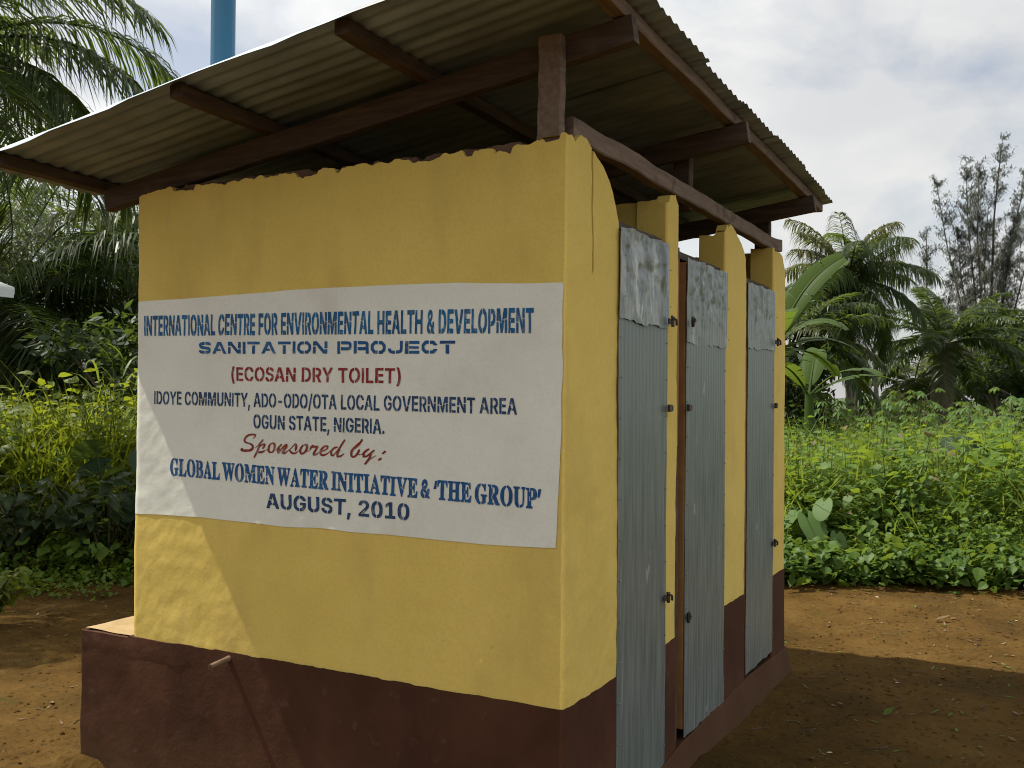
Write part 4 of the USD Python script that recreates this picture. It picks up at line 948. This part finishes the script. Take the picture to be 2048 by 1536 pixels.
# ------------------------------------------------------------------ single plants near by
def heart_leaf(p, az, el, L, rng):
    d, s, n = basis(az, el, rng.normal(0, .25)); t = np.linspace(0, 2 * np.pi, 25)[:-1]
    # heart outline: lobes behind the stalk, tip in front
    u = 0.30 - 0.70 * np.cos(t) - 0.10 * np.cos(2 * t); v = 0.46 * np.sin(t) * (1 + 0.28 * np.cos(t)); u = np.where(np.abs(t - 0) < 0.01, -0.18, u) ; u[0] = -0.12; u = np.where(u > 0.95, 1.05, u)
    pts = p + d * (u * L)[:, None] + s * (v * L)[:, None] + n * (0.10 * L * np.abs(v) - 0.18 * L * u ** 2)[:, None]
    c = [p + d * (k * L) + n * (-0.18 * L * k * k) for k in (0.0, 0.35, 0.7)]
    V = np.vstack([pts, c]); k = len(pts); F = []
    for i in range(k):
        j = (i + 1) % k; mid = (u[i] + u[j]) / 2; ci = k + (0 if mid < 0.18 else 1 if mid < 0.53 else 2); F.append([ci, i, j])
    for i in range(k):
        a_, b_ = (u[i - 1] + u[i]) / 2, (u[i] + u[(i + 1) % k]) / 2
        ca, cb = [(0 if m < 0.18 else 1 if m < 0.53 else 2) for m in (a_, b_)]
        if ca != cb: F.append([k + ca, i, k + cb])
    return V, np.array(F)


def taro(label, base, leaves, m, seed):
    """leaves: list of (dx, dy, z, azimuth, elevation, length)."""
    rng = np.random.default_rng(seed); T = thing('cocoyam_plant', label, 'plant', base); b = np.array(base, float)
    for dx, dy, z, az, el, L in leaves:
        p = b + (dx, dy, z)
        obj('stalk', tube([b, b + (dx * .3, dy * .3, z * .6), p], [0.012, 0.009, 0.006], 6), m, T, smooth=True)
        obj('leaf', heart_leaf(p, az, el, L, rng), m, T, smooth=True)


taro('pale green cocoyam with one big heart-shaped leaf low beside the far corner', (-0.46, 5.95, 0), [(0.00, -0.16, 0.46, -0.75, -0.80, 0.25), (0.10, -0.10, 0.60, -1.6, -0.75, 0.18), (-0.15, -0.05, 0.50, -2.2, -0.7, 0.18), (0.22, -0.12, 0.34, -1.2, -0.8, 0.15)], 'taro_leaf', 1)
taro('dark broad-leaved cocoyam standing in the weeds on the right', (0.58, 8.6, 0), [(0.0, -0.1, 1.00, -1.0, -0.75, 0.34), (0.25, 0.0, 0.93, -0.6, -0.7, 0.32), (-0.15, 0.05, 1.06, -1.7, -0.6, 0.28)], 'taro_dark', 2)
taro('dark cocoyam with broad drooping leaves in the bush beside the sign wall', (-5.55, 2.95, 0), [(-0.30, 0.1, 1.02, -2.8, -0.35, 0.26), (-0.25, 0.1, 0.86, -2.5, -0.3, 0.24), (0.30, 0.1, 0.98, -0.8, -0.6, 0.26), (0.3, 0.0, 0.62, -1.2, -0.7, 0.25), (-0.1, -0.15, 0.55, -1.8, -0.7, 0.22)], 'taro_dark', 3)

# dark-leaved shrubs in the shaded foot of the bush
def leafy_shrub(label, base, h, r, n, L, m, seed, cat='shrub', group=None):
    rng = np.random.default_rng(seed); T = thing('leafy_shrub', label, cat, base, group); b = np.array(base, float); st = MB(); lv = MB()
    for i in range(n):
        az = rng.random() * 6.283; rr = r * (0.3 + 0.7 * rng.random()); top = b + np.array([rr * math.cos(az), rr * math.sin(az), h * (0.55 + 0.5 * rng.random())])
        st.add(*tube([b + (0, 0, -.02), (b + top) / 2 + (0, 0, .08), top], [0.010, 0.007, 0.003], 4))
        for k in range(13):
            t = 0.25 + 0.75 * k / 12; p = b + (top - b) * t + np.array([0, 0, 0.08 * math.sin(math.pi * t)]); d, s, nn = basis(rng.random() * 6.283, rng.normal(-0.15, .35), rng.normal(0, .35)); l = L * (0.6 + .7 * rng.random())
            lv.add(*leaf_strip(p, d, s, nn, l, l * 0.5, 0.3, (0.1, .85, 1, .6, 0)))
    obj('stems', st.get(), 'bark', T); obj('foliage', lv.get(), m, T)


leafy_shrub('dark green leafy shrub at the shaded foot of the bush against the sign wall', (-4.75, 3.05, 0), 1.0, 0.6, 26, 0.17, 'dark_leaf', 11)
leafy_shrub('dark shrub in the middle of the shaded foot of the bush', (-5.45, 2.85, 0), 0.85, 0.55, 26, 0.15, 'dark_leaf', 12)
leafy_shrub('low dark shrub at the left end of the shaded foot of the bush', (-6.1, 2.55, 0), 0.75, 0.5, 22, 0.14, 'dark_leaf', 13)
leafy_shrub('small yellow green shrub alone on the bare ground at the left edge', (-4.60, 1.25, 0), 0.36, 0.32, 22, 0.085, 'bright_weed', 14)


# tall grass stalks against the sky beside the wall
def tall_grass(label, base, stalks, seed):
    rng = np.random.default_rng(seed); T = thing('tall_grass', label, 'grass clump', base); b = np.array(base, float)
    for i in range(stalks):
        o = b + np.array([rng.normal(0, .18), rng.normal(0, .18), 0]); h = 1.55 + 0.65 * rng.random(); ln = rng.normal(0, .12, 2)
        P = [o + np.array([ln[0] * t * t * h, ln[1] * t * t * h, h * t]) for t in np.linspace(0, 1, 7)]
        obj('stalk', tube(P, np.linspace(0.008, 0.003, 7), 5), 'grassy', T)
        lv = MB()
        for k in range(8):
            t = 0.25 + 0.75 * k / 7; x_ = t * 6; j = min(5, int(x_)); p = P[j] + (P[j + 1] - P[j]) * (x_ - j); az = rng.random() * 6.283
            L = 0.45 + 0.35 * rng.random(); kk = 7; s = np.linspace(0, 1, kk); e = 1.0 - (1.5 + 0.8 * rng.random()) * s ** 1.2
            d = np.stack([np.cos(az) * np.cos(e), np.sin(az) * np.cos(e), np.sin(e)], 1); Q = p + np.vstack([np.zeros(3), np.cumsum(d[:-1], 0) * L / (kk - 1)]); sd = np.array([-math.sin(az), math.cos(az), 0]); ww = 0.026 * np.array([.6, 1, 1, .9, .7, .4, .02]) / 2
            lv.add(np.stack([Q - sd * ww[:, None], Q + sd * ww[:, None]], 1).reshape(-1, 3), grid_faces(kk, 2))
        obj('blades', lv.get(), 'grassy', T)


tall_grass('tall reed-like grass clump rising beside the left edge of the sign wall', (-6.55, 4.1, 0), 5, 21)
tall_grass('thinner tall grass clump behind the bush at its middle', (-7.3, 4.5, 0), 3, 22)

# ------------------------------------------------------------------ trees on the left
palm('oil_palm', 'near oil palm whose drooping fronds hang over the top left corner', (-6.75, 2.05, 4.20), 0, 28, 2.2, 0.52, 31, trunk_r=0.17, el0=(1.3, -0.2), droop=(1.2, 1.9), hang=0.9, nl=105, width=0.024)
palm('oil_palm', 'broad low oil palm with arching fronds behind the bush on the left', (-12.3, 6.6, 2.75), 0, 38, 3.7, 0.80, 32, trunk_r=0.28, el0=(1.25, -0.3), droop=(0.9, 1.6), hang=0.85, nl=110, width=0.038, m2='palm_olive')
palm('oil_palm', 'farther oil palm with upright tips just left of the wall top', (-12.4, 9.2, 3.1), 0, 34, 3.2, 0.7, 33, m='palm_olive', trunk_r=0.25, el0=(1.4, 0.0), droop=(0.7, 1.3), hang=0.75, nl=90, width=0.036)
for i, (p, h, r_, lab) in enumerate([((-8.9, 6.2, 0), 2.3, 1.1, 'dense dark undergrowth tree behind the tall grass'), ((-11.2, 6.2, 0), 2.2, 1.2, 'dark leafy tree under the broad oil palm'), ((-13.6, 8.0, 0), 2.6, 1.5, 'dark leafy tree filling the gap left of the palms')]):
    bush_tree('leafy_tree', lab, 'tree', p, h, r_, 5200, 0.17, 40 + i, k=16)

HS = thing('small_house', 'small pale-roofed house corner among the palms at the left edge', 'house', (-12.0, 4.0, 0))
obj('wall', cbox((-13.6, 2.7, 0), (-10.75, 5.1, 2.62), 0.02), 'far_wall', HS)
rf = np.array([(-13.9, 2.3, 3.75), (-10.35, 2.3, 2.72), (-10.35, 5.45, 2.72), (-13.9, 5.45, 3.75)])
mb = MB().add(np.vstack([rf, rf + (0, 0, 0.09)]), np.array([[3, 2, 1, 0], [4, 5, 6, 7], [0, 1, 5, 4], [1, 2, 6, 5], [2, 3, 7, 6], [3, 0, 4, 7]]))
obj('roof', mb.get(), 'far_roof', HS)
obj('fascia', cbox((-10.36, 2.32, 2.67), (-10.33, 5.43, 2.79), 0.004), 'far_roof', HS)

# ------------------------------------------------------------------ trees on the right
def banana(label, base, h, leaves, seed):
    rng = np.random.default_rng(seed); T = thing('banana_plant', label, 'banana plant', base); b = np.array(base, float)
    obj('stem', tube([b, b + (0.02, 0, h * .5), b + (0.0, 0, h)], [0.12, 0.10, 0.06], 12), 'banana_leaf', T, smooth=True)
    for az, el, L, W, dr, tear, rl_ in leaves:
        obj('leaf', banana_leaf(b + (0, 0, h - 0.05), az, el, L, W, dr, rng, tear, rl_), 'banana_leaf', T)


banana('banana plant with big upright leaves rising past the far corner of the block', (-2.12, 11.5, 0), 2.20, [(0.62, 1.12, 1.75, 0.40, 0.55, 0.95, 0.45), (0.50, 1.28, 1.75, 0.36, 0.85, 0.10, 1.0), (0.50, 0.45, 1.35, 0.36, 1.3, 0.5, 0.2), (0.9, 0.15, 1.25, 0.40, 1.2, 0.7, 0.2), (0.1, 1.0, 1.2, 0.34, 1.9, 0.8, 0.3), (2.4, 1.0, 1.4, 0.42, 0.9, 0.7, 0.2), (-1.2, 0.9, 1.3, 0.40, 1.3, 0.6, 0.1), (3.6, 0.8, 1.3, 0.42, 1.0, 0.5, -0.2), (1.7, 1.1, 1.4, 0.42, 0.8, 0.7, 0.2)], 51)
banana('smaller banana plant with arching torn leaves below the coconut palm', (-1.95, 12.9, 0), 1.55, [(0.40, 0.60, 1.5, 0.30, 1.15, 0.5, 0.1), (-0.2, 0.85, 1.3, 0.36, 1.5, 0.6, 0.1), (2.6, 0.9, 1.3, 0.38, 1.1, 0.6, 0.2), (-2.0, 0.9, 1.2, 0.38, 1.2, 0.5, 0.1), (1.6, 1.1, 1.2, 0.38, 0.9, 0.5, 0.2)], 52)
palm('coconut_palm', 'coconut palm with yellowing lower fronds and a pale slim trunk', (-2.95, 22.1, 4.30), 0, 34, 1.95, 0.58, 53, m='palm_leaf', m2='palm_yellow', trunk_r=0.12, el0=(1.5, -1.0), droop=(0.6, 1.45), hang=1.15, nl=90, width=0.036, barkm='pale_bark')
palm('oil_palm', 'dark oil palm with a spreading crown left of the tallest feathery tree', (-1.10, 25.4, 2.95), 0, 26, 2.2, 0.5, 54, m='palm_leaf', trunk_r=0.26, el0=(1.35, -0.3), droop=(0.9, 1.4), hang=0.5, nl=70, width=0.055)
palm('oil_palm', 'shadowy oil palm behind the banana plants', (-3.35, 17.6, 2.5), 0, 24, 2.1, 0.5, 55, m='palm_leaf', m2='palm_olive', trunk_r=0.24, el0=(1.3, -0.4), droop=(0.9, 1.5), hang=0.6, nl=76, width=0.05)
palm('oil_palm', 'young oil palm with brown tinged fronds between the coconut palm and the far trees', (-2.1, 27.5, 1.9), 0, 20, 2.0, 0.5, 56, m='palm_olive', trunk_r=0.2, el0=(1.2, -0.3), droop=(0.9, 1.4), hang=0.5, nl=64, width=0.06)


def casuarina(label, base, h, spread, seed, nst=4, dens=1.0, tips=None):
    rng = np.random.default_rng(seed); b = np.array(base, float); T = thing('casuarina_tree', label, 'tree', base)
    V, F = [], []; q = 0; br = MB()
    stems = tips or [(rng.normal(0, spread * .5), rng.normal(0, spread * .4), h * (0.7 + 0.3 * rng.random())) for _ in range(nst)]
    for si, (dx, dy, hz) in enumerate(stems):
        P = np.array([b + np.array([dx * t ** 1.2 + 0.35 * max(0, t - .75) * 2, dy * t ** 1.2, hz * t]) for t in np.linspace(0, 1, 16)])
        m = tube(P, np.linspace(0.085 if si == 0 else 0.05, 0.008, 16), 7)
        if si == 0: obj('trunk', m, 'bark', T, smooth=True)
        else: br.add(*m)
        for k in range(int(64 * dens)):
            t = 0.16 + 0.84 * rng.random() ** 0.8; x_ = t * 15; j = min(14, int(x_)); p = P[j] + (P[j + 1] - P[j]) * (x_ - j)
            az = rng.random() * 6.283; L = (0.22 + 1.15 * (1 - t) ** 0.8) * (0.6 + .6 * rng.random()); d0 = np.array([math.cos(az), math.sin(az), 0.95]); d0 /= np.linalg.norm(d0)
            e = p + d0 * L + np.array([0.12 * L, 0, 0]); br.add(*tube([p, (p + e) / 2, e], [0.011, 0.008, 0.004], 3, cap=False))
            for c in range(int(44 * dens * (0.4 + L))):
                o = p + (e - p) * (0.15 + 0.9 * rng.random()) + rng.normal(0, 0.035 + .03 * L, 3); l = 0.11 + 0.17 * rng.random(); a_ = rng.random() * 6.283
                dd = np.array([0.8 * math.cos(a_) + .55, 0.8 * math.sin(a_), 0.55 - 0.8 * rng.random()]); dd /= np.linalg.norm(dd); sv = np.cross(dd, [0, 0, 1.0]); sv /= np.linalg.norm(sv); w = 0.022
                mid = o + dd * l * .55 + (0, 0, 0.03); V += [o - sv * w * .5, o + sv * w * .5, mid - sv * w * .5, mid + sv * w * .5, o + dd * l - (0, 0, 0.035)]
                F += [[q, q + 1, q + 3], [q, q + 3, q + 2], [q + 2, q + 3, q + 4]]; q += 5
    obj('branches', br.get(), 'bark', T); obj('crown', (np.array(V), np.array(F)), 'casuarina', T)


casuarina('tallest feathery casuarina with wind-bent wispy tops at the right edge', (-0.55, 34.7, 0), 10.2, 1.6, 61, tips=[(0.25, 0, 10.3), (-0.9, .3, 9.8), (-0.45, -.4, 9.3), (-1.85, .2, 9.1), (1.0, -.3, 9.0), (0.75, .5, 8.0), (-1.2, .5, 7.4), (1.7, .2, 8.4), (-0.2, .6, 8.2), (0.4, -.6, 6.6)], dens=1.0)
casuarina('shorter sparse casuarina left of the tallest one', (-2.2, 36, 0), 7.4, 1.3, 62, tips=[(-0.60, 0, 7.5), (0.3, .3, 6.0), (0.9, -.2, 5.4), (-0.2, .3, 5.0), (1.3, .3, 4.6)], dens=1.0)
casuarina('right-hand casuarina partly cut by the picture edge', (1.55, 33.5, 0), 8.5, 1.4, 63, tips=[(0.2, 0, 8.2), (0.8, .3, 7.4), (-0.4, -.2, 6.0)], dens=1.0)
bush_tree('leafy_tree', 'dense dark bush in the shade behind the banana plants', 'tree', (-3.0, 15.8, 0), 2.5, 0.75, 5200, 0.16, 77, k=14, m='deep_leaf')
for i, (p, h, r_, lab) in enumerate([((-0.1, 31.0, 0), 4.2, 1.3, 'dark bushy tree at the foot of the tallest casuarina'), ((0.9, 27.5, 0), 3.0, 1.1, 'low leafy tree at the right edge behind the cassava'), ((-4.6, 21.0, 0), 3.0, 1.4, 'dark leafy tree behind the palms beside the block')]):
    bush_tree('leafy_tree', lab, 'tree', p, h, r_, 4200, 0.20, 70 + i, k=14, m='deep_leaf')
for i, (p, h, r_) in enumerate([((-3.4, 33, 0), 1.75, 0.8), ((-1.9, 32, 0), 1.8, 0.8), ((-5.2, 30, 0), 1.9, 0.9)]):
    bush_tree('far_shrub', ['low far shrub under the coconut palm at its left', 'low far shrub in the bright gap between the palms', 'low far shrub behind the banana plants'][i], 'shrub', p, h, r_, 1500, 0.18, 80 + i, k=8, trunk=0.04)
for i, (x_, y_, h_) in enumerate([(-2.62, 24.0, 2.6), (-2.35, 30.0, 3.0)]):
    T = thing('bare_trunk', ['slim pale bare trunk right of the coconut palm', 'thin dark leaning bare trunk in the bright gap'][i], 'tree trunk', (x_, y_, 0))
    obj('trunk', tube([(x_, y_, 0), (x_ + .05 + .1 * i, y_, h_ * .5), (x_ + .25 * i, y_, h_)], [0.075, 0.065, 0.05], 8), 'pale_bark' if i == 0 else 'bark', T, smooth=True)

# cassava rows behind the weeds
def cassava_class():
    T = '/World/cassava_plant'; rng = np.random.default_rng(91)
    out = []
    for v in range(3):
        st, lv = MB(), MB(); h = 1.45
        for k in range(2):
            ln = rng.normal(0, .10, 2); P = [np.array([ln[0] * t, ln[1] * t, h * t * (1 - .12 * k)]) for t in np.linspace(0, 1, 5)]; st.add(*tube(P, np.linspace(0.014, 0.006, 5), 5))
            for i in range(13):
                t = 0.42 + 0.58 * (i + .5) / 13; x_ = t * 4; j = min(3, int(x_)); p = P[j] + (P[j + 1] - P[j]) * (x_ - j); az = i * 2.4 + rng.normal(0, .3); d, s, n_ = basis(az, 0.35 + rng.normal(0, .25)); c = p + d * (0.16 + 0.12 * rng.random())
                st.add(*tube([p, c], [0.004, 0.003], 3, cap=False))
                for q in range(6):
                    a2 = az + (q - 2.5) * 0.62; dd, ss, nn = basis(a2, -0.35 + rng.normal(0, .12)); L = 0.15 * (1.1 - 0.10 * abs(q - 2.5)) * (0.9 + .3 * rng.random()); lv.add(*leaf_strip(c, dd, ss, nn, L, 0.045, 0.3, (0.15, .8, 1, 0)))
        out.append((st.get(), lv.get()))
    return out


cv = cassava_class(); rngc = np.random.default_rng(92); src = {}
n = 0
for row, (ya, yb) in enumerate([(15.0, 15.7), (16.4, 17.0), (17.8, 18.4), (19.2, 19.9)]):
    for x_ in np.arange(-4.6, 3.4, 0.62):
        px_, py_ = x_ + rngc.normal(0, .15), rngc.uniform(ya, yb) - 0.12 * x_; v = int(rngc.integers(3)); s = 0.80 + 0.28 * rngc.random() + 0.05 * x_ * (x_ > 0)
        p = numbered('/World', 'cassava_plant'); X_ = UsdGeom.Xform.Define(stage, p); X_.AddTranslateOp().Set(Gf.Vec3d(px_, py_, 0)); X_.AddRotateZOp().Set(float(rngc.uniform(0, 360))); X_.AddScaleOp().Set(Gf.Vec3f(s, s, s))
        if v not in src:
            UsdGeom.Xform.Define(stage, f'{p}')
            usdkit.mesh(stage, f'{p}/stems', cv[v][0], MAT['bark'], False); usdkit.mesh(stage, f'{p}/foliage', cv[v][1], MAT['cassava_leaf'], False); src[v] = p
        else:
            X_.GetPrim().GetReferences().AddInternalReference(src[v]); X_.GetPrim().SetInstanceable(True)
        tag(X_.GetPrim(), 'cassava plant with palmate leaves in the rows behind the weeds', 'cassava', 'cassava plants in rows'); n += 1

# ------------------------------------------------------------------ litter on the ground
def curl(L, W, rng, up_=0.35):
    d, s, n_ = basis(0, 0.05, 0); v, f = leaf_strip(np.zeros(3), d, s, n_, L, W, -up_ * rng.random(), (0.05, .8, 1, .6, 0), 0.5 * rng.random())
    return v + (0, 0, 0.004), f


RL = np.random.default_rng(7)
lit = [curl(0.06, 0.025, RL), curl(0.045, 0.022, RL), curl(0.075, 0.02, RL), tube([(0, 0, .003), (0.06, 0.01, .006), (0.11, 0, .004)], [0.003, 0.0025, 0.0015], 4), trimesh.creation.icosphere(1, 0.010), trimesh.creation.icosphere(1, 0.006)]
lit = [l if isinstance(l, tuple) else (np.array(l.vertices) * (1.2, 0.9, 0.6) + RL.normal(0, .001, (len(l.vertices), 3)), np.array(l.faces)) for l in lit]
lit.append(curl(0.04, 0.025, RL))
for q in range(2):
    c_ = trimesh.creation.icosphere(1, 0.012); lit.append((np.array(c_.vertices) * (1.3, 1.0, 0.55) + RL.normal(0, .002, (len(c_.vertices), 3)), np.array(c_.faces)))
xs = np.concatenate([RL.uniform(-0.2, 3.2, 5200), RL.uniform(-7, -2.3, 4200), RL.uniform(-6.4, -4.0, 500)]); ysl = np.concatenate([RL.uniform(1.0, 7.0, 5200), RL.uniform(-1, 4, 4200), RL.uniform(1.2, 3.4, 500)])
k = (beyond(xs, ysl) < 0.3) & ~((xs < 0.1) & (xs > -2.2) & (ysl < 2.95) & (ysl > -0.02)); xs, ysl = xs[k], ysl[k]
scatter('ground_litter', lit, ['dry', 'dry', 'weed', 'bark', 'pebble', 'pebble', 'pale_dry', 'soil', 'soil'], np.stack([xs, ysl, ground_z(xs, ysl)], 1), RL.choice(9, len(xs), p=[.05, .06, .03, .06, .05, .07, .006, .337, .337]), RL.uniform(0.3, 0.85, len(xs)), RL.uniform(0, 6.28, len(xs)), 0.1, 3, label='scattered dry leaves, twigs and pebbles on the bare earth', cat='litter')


def fallen(label, x_, y_, L, W, az, m, seed, up_=0.5):
    rng = np.random.default_rng(seed); z = float(ground_z(np.array([x_]), np.array([y_]))[0]); d, s, n_ = basis(az, 0.15, 0.2)
    v, f = leaf_strip(np.array([x_, y_, z + 0.012]), d, s, n_, L, W, -up_, (0.1, .7, 1, .85, .5, 0.05), 0.5)
    obj('fallen_leaf', (v, f), m, None, smooth=True, label=label, cat='leaf')


fallen('curled pale dry leaf on the dark ground left of the block', -4.62, 1.66, 0.13, 0.07, 0.3, 'pale_dry', 1)
fallen('brown pointed dry leaf standing up at the edge of the bush', -5.75, 2.35, 0.12, 0.09, 1.2, 'dry', 2, 0.3)
fallen('curled dry leaf alone on the sunlit earth at right', 0.62, 4.55, 0.11, 0.035, 0.2, 'dry', 3, 0.25)
fallen('wide pale dead leaf at the foot of the weeds on the right', 0.95, 6.22, 0.20, 0.14, -0.4, 'pale_dry', 4, 0.4)
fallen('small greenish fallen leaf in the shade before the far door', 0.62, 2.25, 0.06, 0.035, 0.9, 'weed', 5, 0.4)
